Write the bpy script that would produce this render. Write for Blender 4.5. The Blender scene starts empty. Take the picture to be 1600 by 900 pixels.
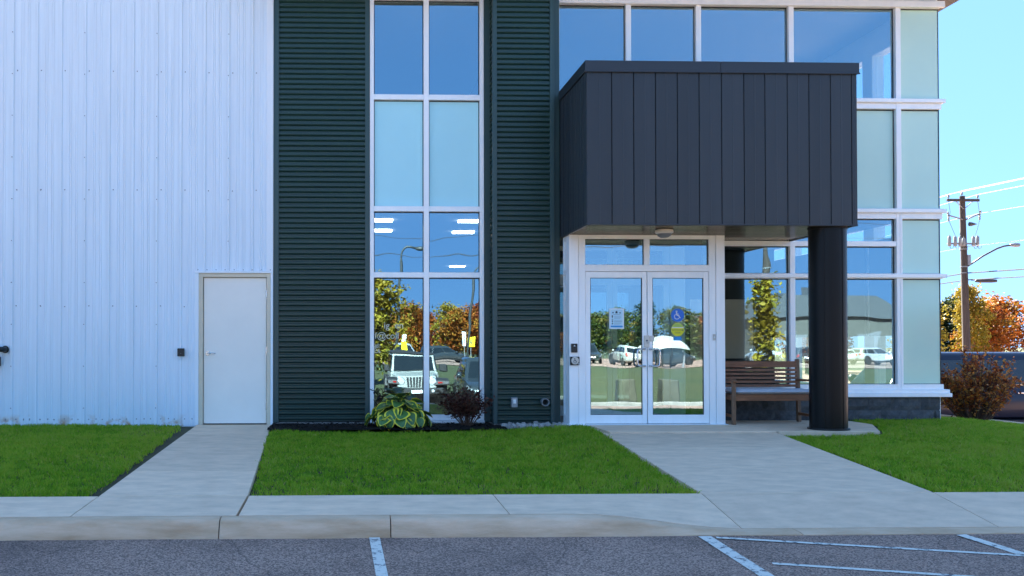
import bpy, bmesh, math, random
import numpy as np
from mathutils import Vector, Matrix
R = math.radians
random.seed(7)
rng = np.random.default_rng(7)
scn = bpy.context.scene
COL = scn.collection

# ------------------------------------------------------------------ camera, sky, sun, exposure
cd = bpy.data.cameras.new('camera')
cam = bpy.data.objects.new('camera', cd)
COL.objects.link(cam)
cam.location = (0, -14.0, 1.16)
cam.rotation_euler = (R(90.8), 0, R(-1.81))
cd.sensor_width = 36.0
cd.lens = 33.39
cd.shift_x = 0.1332
cd.shift_y = 0.0433
cd.clip_start = 0.05
cd.clip_end = 3000
scn.camera = cam

SUN_EL, SUN_AZ = 40.0, -18.0          # azimuth from +Y (behind the building), negative = towards the left
world = bpy.data.worlds.new('World')
scn.world = world
world.use_nodes = True
wn = world.node_tree
wn.nodes.clear()
wo = wn.nodes.new('ShaderNodeOutputWorld')
bg = wn.nodes.new('ShaderNodeBackground')
sky = wn.nodes.new('ShaderNodeTexSky')
sky.sky_type = 'NISHITA'
sky.sun_disc = False
sky.sun_elevation = R(SUN_EL)
sky.sun_rotation = R(SUN_AZ)
sky.air_density = .7
sky.dust_density = 0.0
sky.ozone_density = 3.0
sky.altitude = 1500
hs = wn.nodes.new('ShaderNodeHueSaturation')
hs.inputs['Saturation'].default_value = 1.0
gm = wn.nodes.new('ShaderNodeGamma')          # multiple scattering: a real clear sky falls off less from horizon to zenith
gm.inputs['Gamma'].default_value = 0.24
wn.links.new(sky.outputs[0], gm.inputs['Color'])
wn.links.new(gm.outputs[0], hs.inputs['Color'])
tint = wn.nodes.new('ShaderNodeMix')          # white balance of the photograph's blue
tint.data_type = 'RGBA'; tint.blend_type = 'MULTIPLY'; tint.inputs[0].default_value = 1
tint.inputs[7].default_value = (0.20, 0.355, 0.595, 1)
wn.links.new(hs.outputs[0], tint.inputs[6])
wn.links.new(tint.outputs[2], bg.inputs['Color'])
bg.inputs['Strength'].default_value = 0.15
wn.links.new(bg.outputs[0], wo.inputs['Surface'])

sd = bpy.data.lights.new('sun', 'SUN')
sd.energy = 3.5
sd.angle = R(0.53)
sd.color = (1.0, 0.94, 0.84)
sun = bpy.data.objects.new('sun', sd)
COL.objects.link(sun)
dv = Vector((math.sin(R(SUN_AZ)) * math.cos(R(SUN_EL)), math.cos(R(SUN_AZ)) * math.cos(R(SUN_EL)), math.sin(R(SUN_EL))))
sun.rotation_euler = dv.to_track_quat('Z', 'Y').to_euler()

scn.view_settings.view_transform = 'Standard'
scn.view_settings.look = 'None'
scn.view_settings.gamma = 1.0
scn.view_settings.exposure = 3.74
scn.cycles.max_bounces = 10
scn.cycles.transparent_max_bounces = 24
scn.cycles.use_denoising = True
scn.cycles.sample_clamp_indirect = 4.0

# ------------------------------------------------------------------ helpers
class MB:
    """collects geometry for ONE mesh object"""
    def __init__(s):
        s.v = []; s.f = []; s.m = []
    def add(s, vs, fs, mi=0):
        o = len(s.v)
        s.v += [tuple(p) for p in vs]
        s.f += [tuple(i + o for i in f) for f in fs]
        s.m += [mi] * len(fs)
        return s
    def box(s, x0, x1, y0, y1, z0, z1, mi=0):
        return s.add([(x0,y0,z0),(x1,y0,z0),(x1,y1,z0),(x0,y1,z0),(x0,y0,z1),(x1,y0,z1),(x1,y1,z1),(x0,y1,z1)],
              [(3,2,1,0),(4,5,6,7),(0,1,5,4),(1,2,6,5),(2,3,7,6),(3,0,4,7)], mi)
    def hexa(s, b, t, mi=0):
        return s.add(list(b) + list(t), [(3,2,1,0),(4,5,6,7),(0,1,5,4),(1,2,6,5),(2,3,7,6),(3,0,4,7)], mi)
    def tube(s, pts, r, n=8, mi=0, cap=True):
        pts = [Vector(p) for p in pts]
        rs = r if isinstance(r, (list, tuple)) else [r] * len(pts)
        rings = []
        up = None
        for i, p in enumerate(pts):
            t = (pts[min(i+1, len(pts)-1)] - pts[max(i-1, 0)]).normalized()
            if up is None:
                up = Vector((0,0,1)) if abs(t.z) < .9 else Vector((1,0,0))
            a = t.cross(up)
            if a.length < 1e-5: a = t.orthogonal()
            a.normalize(); b = a.cross(t).normalized(); up = b
            rings.append([p + (a * math.cos(2*math.pi*k/n) + b * math.sin(2*math.pi*k/n)) * rs[i] for k in range(n)])
        return s.loft(rings, cap, mi)
    def loft(s, rings, cap=True, mi=0, closed=True):
        n = len(rings[0]); vs = [p for r in rings for p in r]; fs = []
        for i in range(len(rings)-1):
            for k in range(n if closed else n-1):
                a, b = i*n+k, i*n+(k+1) % n
                fs.append((a, b, b+n, a+n))
        if cap:
            fs.append(tuple(range(n-1, -1, -1))); fs.append(tuple(range((len(rings)-1)*n, len(rings)*n)))
        return s.add(vs, fs, mi)
    def lathe(s, prof, c, n=24, axis='z', mi=0, cap=True):
        rings = []
        for r, h in prof:
            ring = []
            for k in range(n):
                a = 2*math.pi*k/n; u, w = r*math.cos(a), r*math.sin(a)
                ring.append({'z': (c[0]+u, c[1]+w, c[2]+h), 'y': (c[0]+u, c[1]+h, c[2]-w), 'x': (c[0]+h, c[1]+u, c[2]+w)}[axis])
            rings.append(ring)
        return s.loft(rings, cap, mi)
    def extrude(s, prof, vec, cap=True, mi=0, closed=True):
        p0 = [Vector(p) for p in prof]; v = Vector(vec)
        return s.loft([p0, [p + v for p in p0]], cap and closed, mi, closed)
    def grid(s, fn, nu, nv, mi=0):
        vs = [fn(i/nu, j/nv) for j in range(nv+1) for i in range(nu+1)]
        fs = [(j*(nu+1)+i, j*(nu+1)+i+1, (j+1)*(nu+1)+i+1, (j+1)*(nu+1)+i) for j in range(nv) for i in range(nu)]
        return s.add(vs, fs, mi)
    def mesh(s, name, mats, smooth=False, off=(0,0,0), fix=True):
        me = bpy.data.meshes.new(name)
        me.from_pydata([(p[0]-off[0], p[1]-off[1], p[2]-off[2]) for p in s.v], [], s.f)
        for m in (mats if isinstance(mats, (list, tuple)) else [mats]): me.materials.append(m)
        me.polygons.foreach_set('material_index', s.m)
        if fix:
            bm = bmesh.new(); bm.from_mesh(me); bmesh.ops.recalc_face_normals(bm, faces=bm.faces); bm.to_mesh(me); bm.free()
        if smooth:
            me.shade_smooth()
            if smooth != True: me.set_sharp_from_angle(angle=R(smooth))
        me.update()
        return me
    def build(s, name, mats, parent=None, smooth=False, bevel=0, fix=True):
        off = worldpos(parent)
        return link(name, s.mesh(name, mats, smooth, off, fix), parent, bevel=bevel)

def worldpos(o):
    p = Vector((0,0,0))
    while o is not None:
        p = p + o.location; o = o.parent
    return p
def link(name, data, parent=None, loc=(0,0,0), rot=(0,0,0), sc=(1,1,1), bevel=0):
    o = bpy.data.objects.new(name, data)
    COL.objects.link(o)
    o.location = loc; o.rotation_euler = rot; o.scale = sc
    o.parent = parent
    if bevel:
        b = o.modifiers.new('bevel', 'BEVEL'); b.width = bevel; b.segments = 1; b.limit_method = 'ANGLE'; b.harden_normals = False
    return o
def tag(o, label=None, cat=None, group=None, kind=None):
    for k, v in (('label', label), ('category', cat), ('group', group), ('kind', kind)):
        if v: o[k] = v
    return o
def thing(name, label, cat, loc=(0,0,0), rz=0, group=None):
    return tag(link(name, None, None, loc, (0,0,rz)), label, cat, group)
def copy_tree(o, parent=None):
    c = o.copy(); COL.objects.link(c); c.parent = parent
    for ch in list(KIDS(o)): copy_tree(ch, c)
    return c
def KIDS(o):
    return [c for c in COL.objects if c.parent == o]
def sstep(a, b, x):
    t = min(1, max(0, (x-a)/(b-a))); return t*t*(3-2*t)

# ------------------------------------------------------------------ materials
def M(name, col, rough=.5, metal=0, spec=.5, var=0, vscale=3, stretch=(1,1,1), bump=0, bscale=40, bdist=.004, coat=0, col2=None, trans=0, emit=0, rand=0, col3=None):
    m = bpy.data.materials.new(name); m.use_nodes = True
    nt = m.node_tree; N = nt.nodes; L = nt.links
    b = N['Principled BSDF']
    b.inputs['Base Color'].default_value = (*col, 1)
    b.inputs['Roughness'].default_value = rough
    b.inputs['Metallic'].default_value = metal
    b.inputs['Specular IOR Level'].default_value = spec
    b.inputs['Coat Weight'].default_value = coat
    if emit:
        b.inputs['Emission Color'].default_value = (*col, 1); b.inputs['Emission Strength'].default_value = emit
    if var or bump or rand:
        tc = N.new('ShaderNodeTexCoord'); mp = N.new('ShaderNodeMapping'); mp.inputs['Scale'].default_value = stretch
        oi = N.new('ShaderNodeObjectInfo'); ml = N.new('ShaderNodeVectorMath'); ml.operation = 'SCALE'; ml.inputs['Scale'].default_value = 37.0
        cb = N.new('ShaderNodeCombineXYZ'); L.new(oi.outputs['Random'], cb.inputs[0]); L.new(oi.outputs['Random'], cb.inputs[2])
        L.new(cb.outputs[0], ml.inputs[0]); ad = N.new('ShaderNodeVectorMath'); ad.operation = 'ADD'
        L.new(tc.outputs['Object'], mp.inputs['Vector']); L.new(mp.outputs[0], ad.inputs[0]); L.new(ml.outputs[0], ad.inputs[1])
        vec = ad.outputs[0]
    if var or rand:
        nz = N.new('ShaderNodeTexNoise'); nz.inputs['Scale'].default_value = vscale; nz.inputs['Detail'].default_value = 6; nz.inputs['Roughness'].default_value = .62
        L.new(vec, nz.inputs['Vector'])
        rp = N.new('ShaderNodeValToRGB')
        c2 = col2 or tuple(min(1, c*(1+var)) for c in col); c1 = tuple(c*(1-var) for c in col) if not col2 else col
        rp.color_ramp.elements[0].position = .33; rp.color_ramp.elements[1].position = .67
        rp.color_ramp.elements[0].color = (*c1, 1); rp.color_ramp.elements[1].color = (*c2, 1)
        L.new(nz.outputs['Fac'], rp.inputs['Fac'])
        out = rp.outputs['Color']
        if rand:
            mr = N.new('ShaderNodeMapRange'); mr.inputs['To Min'].default_value = 1-rand; mr.inputs['To Max'].default_value = 1+rand
            L.new(oi.outputs['Random'], mr.inputs['Value'])
            mm = N.new('ShaderNodeVectorMath'); mm.operation = 'SCALE'; L.new(out, mm.inputs[0]); L.new(mr.outputs[0], mm.inputs['Scale']); out = mm.outputs[0]
        L.new(out, b.inputs['Base Color'])
    if bump:
        n2 = N.new('ShaderNodeTexNoise'); n2.inputs['Scale'].default_value = bscale; n2.inputs['Detail'].default_value = 4
        L.new(vec, n2.inputs['Vector'])
        bp = N.new('ShaderNodeBump'); bp.inputs['Strength'].default_value = bump; bp.inputs['Distance'].default_value = bdist
        L.new(n2.outputs['Fac'], bp.inputs['Height']); L.new(bp.outputs[0], b.inputs['Normal'])
    return m

def glass(name, refl, tint, fac):
    """coated architectural glass: mirror coating over tinted clear glass"""
    m = bpy.data.materials.new(name); m.use_nodes = True
    nt = m.node_tree; N = nt.nodes; L = nt.links; N.clear()
    o = N.new('ShaderNodeOutputMaterial'); mx = N.new('ShaderNodeMixShader'); t = N.new('ShaderNodeBsdfTransparent'); g = N.new('ShaderNodeBsdfGlossy')
    t.inputs['Color'].default_value = (*tint, 1); g.inputs['Color'].default_value = (*refl, 1); g.inputs['Roughness'].default_value = 0
    lw = N.new('ShaderNodeLayerWeight'); lw.inputs['Blend'].default_value = .25
    ma = N.new('ShaderNodeMapRange'); ma.inputs['To Min'].default_value = fac; ma.inputs['To Max'].default_value = 1
    L.new(lw.outputs['Fresnel'], ma.inputs['Value']); ma.inputs['From Min'].default_value = .04
    tc = N.new('ShaderNodeTexCoord'); nz = N.new('ShaderNodeTexNoise'); nz.inputs['Scale'].default_value = 1.3; nz.inputs['Detail'].default_value = 1
    bp = N.new('ShaderNodeBump'); bp.inputs['Strength'].default_value = .10; bp.inputs['Distance'].default_value = .02
    L.new(tc.outputs['Object'], nz.inputs['Vector']); L.new(nz.outputs['Fac'], bp.inputs['Height']); L.new(bp.outputs[0], g.inputs['Normal'])
    ge = N.new('ShaderNodeNewGeometry'); iv_ = N.new('ShaderNodeMath'); iv_.operation = 'SUBTRACT'; iv_.inputs[0].default_value = 1; L.new(ge.outputs['Backfacing'], iv_.inputs[1])
    fm = N.new('ShaderNodeMath'); fm.operation = 'MULTIPLY'; L.new(ma.outputs[0], fm.inputs[0]); L.new(iv_.outputs[0], fm.inputs[1])
    L.new(fm.outputs[0], mx.inputs['Fac']); L.new(t.outputs[0], mx.inputs[1]); L.new(g.outputs[0], mx.inputs[2]); L.new(mx.outputs[0], o.inputs['Surface'])
    return m

def leafmat(name, cols, trans=.3, rough=.5):
    """colour by the leaf's own random tone"""
    m = bpy.data.materials.new(name); m.use_nodes = True
    nt = m.node_tree; N = nt.nodes; L = nt.links; b = N['Principled BSDF']; o = N['Material Output']
    at = N.new('ShaderNodeAttribute'); at.attribute_name = 'tone'
    rp = N.new('ShaderNodeValToRGB'); cr = rp.color_ramp
    while len(cr.elements) < len(cols): cr.elements.new(.5)
    for i, c in enumerate(cols):
        cr.elements[i].position = i/(len(cols)-1); cr.elements[i].color = (*c, 1)
    L.new(at.outputs['Fac'], rp.inputs['Fac']); L.new(rp.outputs[0], b.inputs['Base Color'])
    b.inputs['Roughness'].default_value = rough; b.inputs['Specular IOR Level'].default_value = .15
    tr = N.new('ShaderNodeBsdfTranslucent'); L.new(rp.outputs[0], tr.inputs['Color'])
    mx = N.new('ShaderNodeMixShader'); mx.inputs[0].default_value = trans
    L.new(b.outputs[0], mx.inputs[1]); L.new(tr.outputs[0], mx.inputs[2]); L.new(mx.outputs[0], o.inputs['Surface'])
    return m

MAT = {}
def siding_material():
    m = M('white_siding', (.72,.81,.88), .38, 0, .5, var=.05, vscale=1.5, stretch=(9,9,.35), bump=.05, bscale=6)
    nt = m.node_tree; N = nt.nodes; L = nt.links; b = N['Principled BSDF']
    src = b.inputs['Base Color'].links[0].from_socket
    ge = N.new('ShaderNodeNewGeometry'); sp = N.new('ShaderNodeSeparateXYZ'); L.new(ge.outputs['Position'], sp.inputs[0])
    mr = N.new('ShaderNodeMapRange'); mr.inputs['From Min'].default_value = .17; mr.inputs['From Max'].default_value = .0
    L.new(sp.outputs['Z'], mr.inputs['Value'])
    nz = N.new('ShaderNodeTexNoise'); nz.inputs['Scale'].default_value = 5.5; nz.inputs['Detail'].default_value = 5; L.new(ge.outputs['Position'], nz.inputs['Vector'])
    r2 = N.new('ShaderNodeValToRGB'); r2.color_ramp.elements[0].position = .52; r2.color_ramp.elements[1].position = .66; L.new(nz.outputs['Fac'], r2.inputs['Fac'])
    mu = N.new('ShaderNodeMath'); mu.operation = 'MULTIPLY'; L.new(mr.outputs[0], mu.inputs[0]); L.new(r2.outputs[0], mu.inputs[1])
    mi = N.new('ShaderNodeMix'); mi.data_type = 'RGBA'; mi.inputs[7].default_value = (.50,.25,.07,1)
    L.new(mu.outputs[0], mi.inputs[0]); L.new(src, mi.inputs[6]); L.new(mi.outputs[2], b.inputs['Base Color'])
    return m
MAT['siding'] = siding_material()
MAT['white'] = M('white_flashing', (.78,.84,.88), .4)
MAT['alu'] = M('pale_aluminium', (.92,.93,.93), .34, .05, .5, var=.03, vscale=2, stretch=(4,4,.5))
MAT['green'] = M('dark_green_metal', (.011,.041,.034), .36, 0, .5, var=.12, vscale=1.2, stretch=(.5,.5,5))
MAT['green_trim'] = M('green_trim', (.026,.062,.060), .4, 0, .5)
MAT['dark'] = M('dark_void', (.02,.02,.022), .8)
MAT['screw'] = M('screw_head', (.22,.25,.3), .4, .6)
MAT['door'] = M('grey_door_paint', (.86,.82,.74), .42, 0, .4, var=.03, vscale=1.5, bump=.03, bscale=120)
MAT['frame'] = M('door_frame_paint', (.66,.58,.44), .45, var=.05)
MAT['steel'] = M('brushed_steel', (.62,.62,.62), .22, 1)
MAT['black'] = M('black_plastic', (.012,.012,.013), .4)
MAT['canopy'] = M('charcoal_panel', (.022,.027,.033), .42, .1, .5, var=.08, vscale=1.0, stretch=(5,5,.4), rand=.13)
MAT['canopy_cap'] = M('charcoal_cap', (.022,.027,.034), .38, .1)
MAT['soffit'] = M('bronze_soffit', (.080,.066,.045), .24, .45, rand=.4, var=.1)
MAT['eave'] = M('dark_bronze_eave', (.030,.024,.018), .5)
MAT['column'] = M('black_column_paint', (.004,.0042,.005), .32, 0, .2, var=.15, vscale=1.2)
MAT['cmu'] = M('split_face_block', (.088,.088,.090), .85, 0, .3, var=.3, vscale=14, bump=.6, bscale=60, bdist=.01, rand=.14)
MAT['mortar'] = M('mortar', (.075,.076,.078), .9, bump=.3, bscale=90)
MAT['plinth'] = M('foundation_concrete', (.24,.22,.20), .9, var=.3, vscale=6)
MAT['glass'] = glass('reflective_glass', (.40,.63,.75), (.86,.94,.92), .46)
MAT['doorglass'] = glass('door_glass', (.52,.70,.78), (.82,.92,.90), .46)
MAT['clear'] = glass('clear_glass', (.9,.95,.95), (.90,.94,.93), .05)
MAT['spandrel'] = M('teal_spandrel_glass', (.52,.73,.62), .08, 0, .9, var=.03, vscale=.6)
MAT['spandrel_b'] = M('blue_spandrel_glass', (.42,.76,.80), .08, 0, .9, var=.03, vscale=.6)
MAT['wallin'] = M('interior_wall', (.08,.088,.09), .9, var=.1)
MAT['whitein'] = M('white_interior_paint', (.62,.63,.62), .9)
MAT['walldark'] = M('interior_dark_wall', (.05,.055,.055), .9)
MAT['ceilin'] = M('interior_ceiling', (.20,.22,.24), .9)
MAT['floorin'] = M('interior_floor', (.10,.10,.10), .5)
MAT['blind'] = M('grey_roller_blind', (.20,.23,.25), .9)
MAT['lamp'] = M('lit_diffuser', (1,.98,.92), .5, emit=2.2)
MAT['concrete'] = M('broomed_concrete', (.74,.54,.38), .85, 0, .3, var=.11, vscale=4.5, stretch=(.9,1.5,1), bump=.55, bscale=130, bdist=.004, rand=.06)
MAT['oldblock'] = M('mossy_concrete', (.060,.060,.040), .9, var=.2)
MAT['farkerb'] = M('grey_kerb', (.22,.21,.19), .9, var=.15)
MAT['kerb'] = M('weathered_kerb', (.72,.51,.35), .9, 0, .3, col2=(.50,.32,.19), var=.3, vscale=3.5, stretch=(.5,1,3), bump=.5, bscale=60, bdist=.006)
def asphalt_material():
    m = M('faded_asphalt', (.29,.195,.150), .88, 0, .3, var=.12, vscale=.5, bump=.9, bscale=120, bdist=.006)
    nt = m.node_tree; N = nt.nodes; L = nt.links; b = N['Principled BSDF']
    src = b.inputs['Base Color'].links[0].from_socket
    tc = N.new('ShaderNodeTexCoord'); vo = N.new('ShaderNodeTexVoronoi'); vo.inputs['Scale'].default_value = 110; L.new(tc.outputs['Object'], vo.inputs['Vector'])
    sp = N.new('ShaderNodeSeparateColor'); L.new(vo.outputs['Color'], sp.inputs[0])
    rp = N.new('ShaderNodeValToRGB'); rp.color_ramp.elements[0].color = (.50,.50,.52,1); rp.color_ramp.elements[1].color = (1.8,1.76,1.76,1)
    rp.color_ramp.elements[0].position = .15
    L.new(sp.outputs[0], rp.inputs['Fac'])
    mu = N.new('ShaderNodeMix'); mu.data_type = 'RGBA'; mu.blend_type = 'MULTIPLY'; mu.inputs[0].default_value = 1
    L.new(src, mu.inputs[6]); L.new(rp.outputs[0], mu.inputs[7])
    # old stains and hairline cracks
    n3 = N.new('ShaderNodeTexNoise'); n3.inputs['Scale'].default_value = 1.1; n3.inputs['Detail'].default_value = 5; L.new(tc.outputs['Object'], n3.inputs['Vector'])
    r3 = N.new('ShaderNodeValToRGB'); r3.color_ramp.elements[0].position = .30; r3.color_ramp.elements[0].color = (.62,.62,.64,1); r3.color_ramp.elements[1].position = .62; r3.color_ramp.elements[1].color = (1.08,1.06,1.05,1)
    L.new(n3.outputs['Fac'], r3.inputs['Fac'])
    wv = N.new('ShaderNodeMix'); wv.data_type = 'VECTOR'; wv.inputs[0].default_value = .18; n4 = N.new('ShaderNodeTexNoise'); n4.inputs['Scale'].default_value = 3; n4.inputs['Detail'].default_value = 6; L.new(tc.outputs['Object'], n4.inputs['Vector'])
    L.new(tc.outputs['Object'], wv.inputs[4]); L.new(n4.outputs['Color'], wv.inputs[5])
    v2 = N.new('ShaderNodeTexVoronoi'); v2.feature = 'DISTANCE_TO_EDGE'; v2.inputs['Scale'].default_value = .55; L.new(wv.outputs[1], v2.inputs['Vector'])
    r4 = N.new('ShaderNodeValToRGB'); r4.color_ramp.elements[0].position = .0; r4.color_ramp.elements[0].color = (.55,.55,.56,1); r4.color_ramp.elements[1].position = .004; r4.color_ramp.elements[1].color = (1,1,1,1)
    L.new(v2.outputs['Distance'], r4.inputs['Fac'])
    m3 = N.new('ShaderNodeMix'); m3.data_type = 'RGBA'; m3.blend_type = 'MULTIPLY'; m3.inputs[0].default_value = 1; L.new(mu.outputs[2], m3.inputs[6]); L.new(r3.outputs[0], m3.inputs[7])
    m4 = N.new('ShaderNodeMix'); m4.data_type = 'RGBA'; m4.blend_type = 'MULTIPLY'; m4.inputs[0].default_value = 1; L.new(m3.outputs[2], m4.inputs[6]); L.new(r4.outputs[0], m4.inputs[7])
    L.new(m4.outputs[2], b.inputs['Base Color'])
    return m
MAT['asphalt'] = asphalt_material()
def paint_material():
    m = M('worn_white_paint', (.66,.68,.70), .8, 0, .3, bump=.6, bscale=120, bdist=.005)
    nt = m.node_tree; N = nt.nodes; L = nt.links; b = N['Principled BSDF']
    tc = N.new('ShaderNodeTexCoord'); nz = N.new('ShaderNodeTexNoise'); nz.inputs['Scale'].default_value = 14; nz.inputs['Detail'].default_value = 8; nz.inputs['Roughness'].default_value = .75
    L.new(tc.outputs['Object'], nz.inputs['Vector'])
    rp = N.new('ShaderNodeValToRGB'); e = rp.color_ramp.elements; e[0].position = .40; e[0].color = (.13,.13,.14,1); e[1].position = .47; e[1].color = (.70,.66,.58,1)
    L.new(nz.outputs['Fac'], rp.inputs['Fac']); L.new(rp.outputs[0], b.inputs['Base Color'])
    return m
MAT['paint'] = paint_material()
MAT['soil'] = M('dark_soil', (.030,.022,.014), .95, var=.5, vscale=20, bump=.8, bscale=50)
MAT['thatch'] = M('lawn_thatch', (.060,.062,.020), .95, col2=(.035,.026,.014), var=.3, vscale=2.5, bump=.8, bscale=60)
MAT['mulch'] = M('black_mulch', (.014,.011,.010), .95, 0, .2, var=.5, vscale=30, bump=1, bscale=60)
MAT['stone'] = M('landscape_stone', (.30,.28,.255), .85, var=.3, vscale=12, bump=.5, bscale=40, rand=.45)
MAT['fieldgrass'] = M('mown_field', (.055,.058,.012), .9, col2=(.030,.046,.009), var=.3, vscale=.12, bump=.5, bscale=8)
MAT['wood'] = M('brown_stained_wood', (.23,.095,.045), .5, 0, .4, var=.3, vscale=6, stretch=(1,8,8), bump=.15, bscale=40)
MAT['wood_leg'] = M('brown_stained_wood_upright', (.19,.10,.055), .55, 0, .4, var=.3, vscale=6, stretch=(8,8,1), bump=.15, bscale=40)
MAT['cushion'] = M('pale_grey_cushion_fabric', (.50,.51,.56), .9, var=.04, vscale=5, bump=.3, bscale=200)
MAT['bark'] = M('bark', (.11,.085,.06), .9, var=.35, vscale=6, stretch=(3,3,.6), bump=.6, bscale=20)
MAT['pole'] = M('weathered_pole_wood', (.050,.040,.034), .9, var=.3, vscale=4, stretch=(6,6,.4), bump=.3, bscale=20)
MAT['galv'] = M('galvanised_metal', (.20,.21,.22), .5, .3)
MAT['polegrey'] = M('dark_pole_paint', (.03,.033,.035), .5)
MAT['cable'] = M('black_cable', (.03,.03,.035), .6)
MAT['cable_pale'] = M('bare_conductor', (.55,.57,.6), .4, .4)
MAT['navy'] = M('navy_car_paint', (.006,.011,.030), .32, .1, .35, coat=.25)
MAT['grey_paint'] = M('dark_grey_car_paint', (.035,.045,.05), .25, .3, .5, coat=.7)
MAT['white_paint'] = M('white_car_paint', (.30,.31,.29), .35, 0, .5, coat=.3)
MAT['silver_paint'] = M('silver_car_paint', (.45,.46,.47), .3, .4, .5, coat=.5)
MAT['red_paint'] = M('red_car_paint', (.35,.02,.015), .3, 0, .5, coat=.5)
MAT['carglass'] = M('car_glass', (.010,.014,.016), .04, 0, .8)
MAT['rubber'] = M('tyre_rubber', (.018,.018,.018), .85)
MAT['rim'] = M('alloy_rim', (.12,.125,.13), .35, .8)
MAT['chrome'] = M('chrome', (.7,.7,.7), .12, 1)
MAT['trim'] = M('black_car_trim', (.02,.02,.021), .55)
MAT['headlight'] = M('headlight_lens', (.55,.58,.6), .08, .3, .8)
MAT['taillight'] = M('tail_light_lens', (.35,.015,.012), .12, 0, .7)
MAT['yellow'] = M('yellow_sign_face', (.82,.60,.01), .5)
MAT['signwhite'] = M('white_sign_face', (.78,.78,.77), .5)
MAT['vinyl'] = M('pale_vinyl', (.66,.63,.50), .7)
MAT['paper'] = M('pale_blue_paper', (.50,.74,.86), .7)
MAT['paperedge'] = M('white_paper', (.78,.84,.88), .7)
MAT['blue'] = M('blue_print', (.02,.16,.62), .5)
MAT['bluebar'] = M('blue_bar_print', (.03,.28,.62), .6)
MAT['ink'] = M('dark_ink', (.02,.05,.09), .7)
MAT['stickeryellow'] = M('yellow_sticker_print', (.72,.66,.015), .5)
MAT['stickerlime'] = M('lime_sticker_print', (.42,.55,.10), .5)
MAT['cream'] = M('cream_plastic', (.66,.60,.52), .5)
MAT['greybox'] = M('grey_cast_box', (.30,.31,.32), .5, .3)
MAT['metal_roof'] = M('grey_metal_roof', (.06,.065,.07), .6, .1, var=.1)
MAT['beige'] = M('beige_cladding', (.085,.085,.075), .8, var=.08)
MAT['stem'] = M('brown_stem', (.10,.05,.03), .8)
MAT['tent'] = M('white_canvas', (.30,.31,.29), .7)

# ------------------------------------------------------------------ office building
OFF = thing('office_building', 'two storey office with dark green ribbed metal, glass curtain wall and charcoal entrance canopy', 'building', (3.9, 0, 0))
ZT, ZA, ZB, ZC, ZD = 6.30, 4.845, 3.185, 2.69, 2.205       # transom heights
H2 = .04

def corrugated(x0, x1, y, z0, z1, name='corrugated_wall', mat='green'):
    m = MB(); p = .0762; prof = []; z = z0
    while z < z1 - p:
        prof += [(x0, y+.028, z), (x0, y+.028, z+.016), (x0, y+.004, z+.034), (x0, y, z+.040), (x0, y, z+.066)]
        z += p
    prof.append((x0, y+.028, z)); prof.append((x0, y+.028, z1))
    m.extrude(prof, (x1-x0, 0, 0), closed=False)
    return m.build(name, MAT[mat], OFF)
corrugated(-.985, .29, 0, .045, 7.0)
corrugated(2.19, 2.975, -.32, .045, 7.0)
# ribbed return beside the tall window
m = MB(); p = .0762; prof = []; z = .045
while z < 7.0 - p:
    prof += [(2.158, -.27, z), (2.158, -.27, z+.020), (2.140, -.27, z+.032), (2.140, -.27, z+.060)]; z += p
prof.append((2.158, -.27, z)); prof.append((2.158, -.27, 7.0))
m.extrude(prof, (0, .27, 0), closed=False)
m.build('corrugated_return', MAT['green'], OFF)
for x0, x1, y0, y1 in ((-1.062, -.982, -.012, .10), (.286, .357, -.012, .10), (2.132, 2.195, -.335, -.26), (2.055, 2.150, .0, .10), (2.968, 3.03, -.335, -.26)):
    MB().box(x0, x1, y0, y1, .03, 7.0).build('corner_trim', MAT['green_trim'], OFF, bevel=.004)
MB().box(3.008, 3.122, -.262, .12, .03, 7.0).build('corner_trim', MAT['green_trim'], OFF)
MB().box(-1.06, .357, .06, .30, -.1, 7.0).box(2.165, 3.0, -.28, .3, -.1, 7.0).build('backing_wall', MAT['dark'], OFF)
MB().box(-1.06, .36, -.004, .08, -.15, .032).build('base_flashing', MAT['plinth'], OFF)
MB().box(2.13, 3.10, -.345, .08, -.15, .030).build('base_flashing', MAT['plinth'], OFF)

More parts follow.
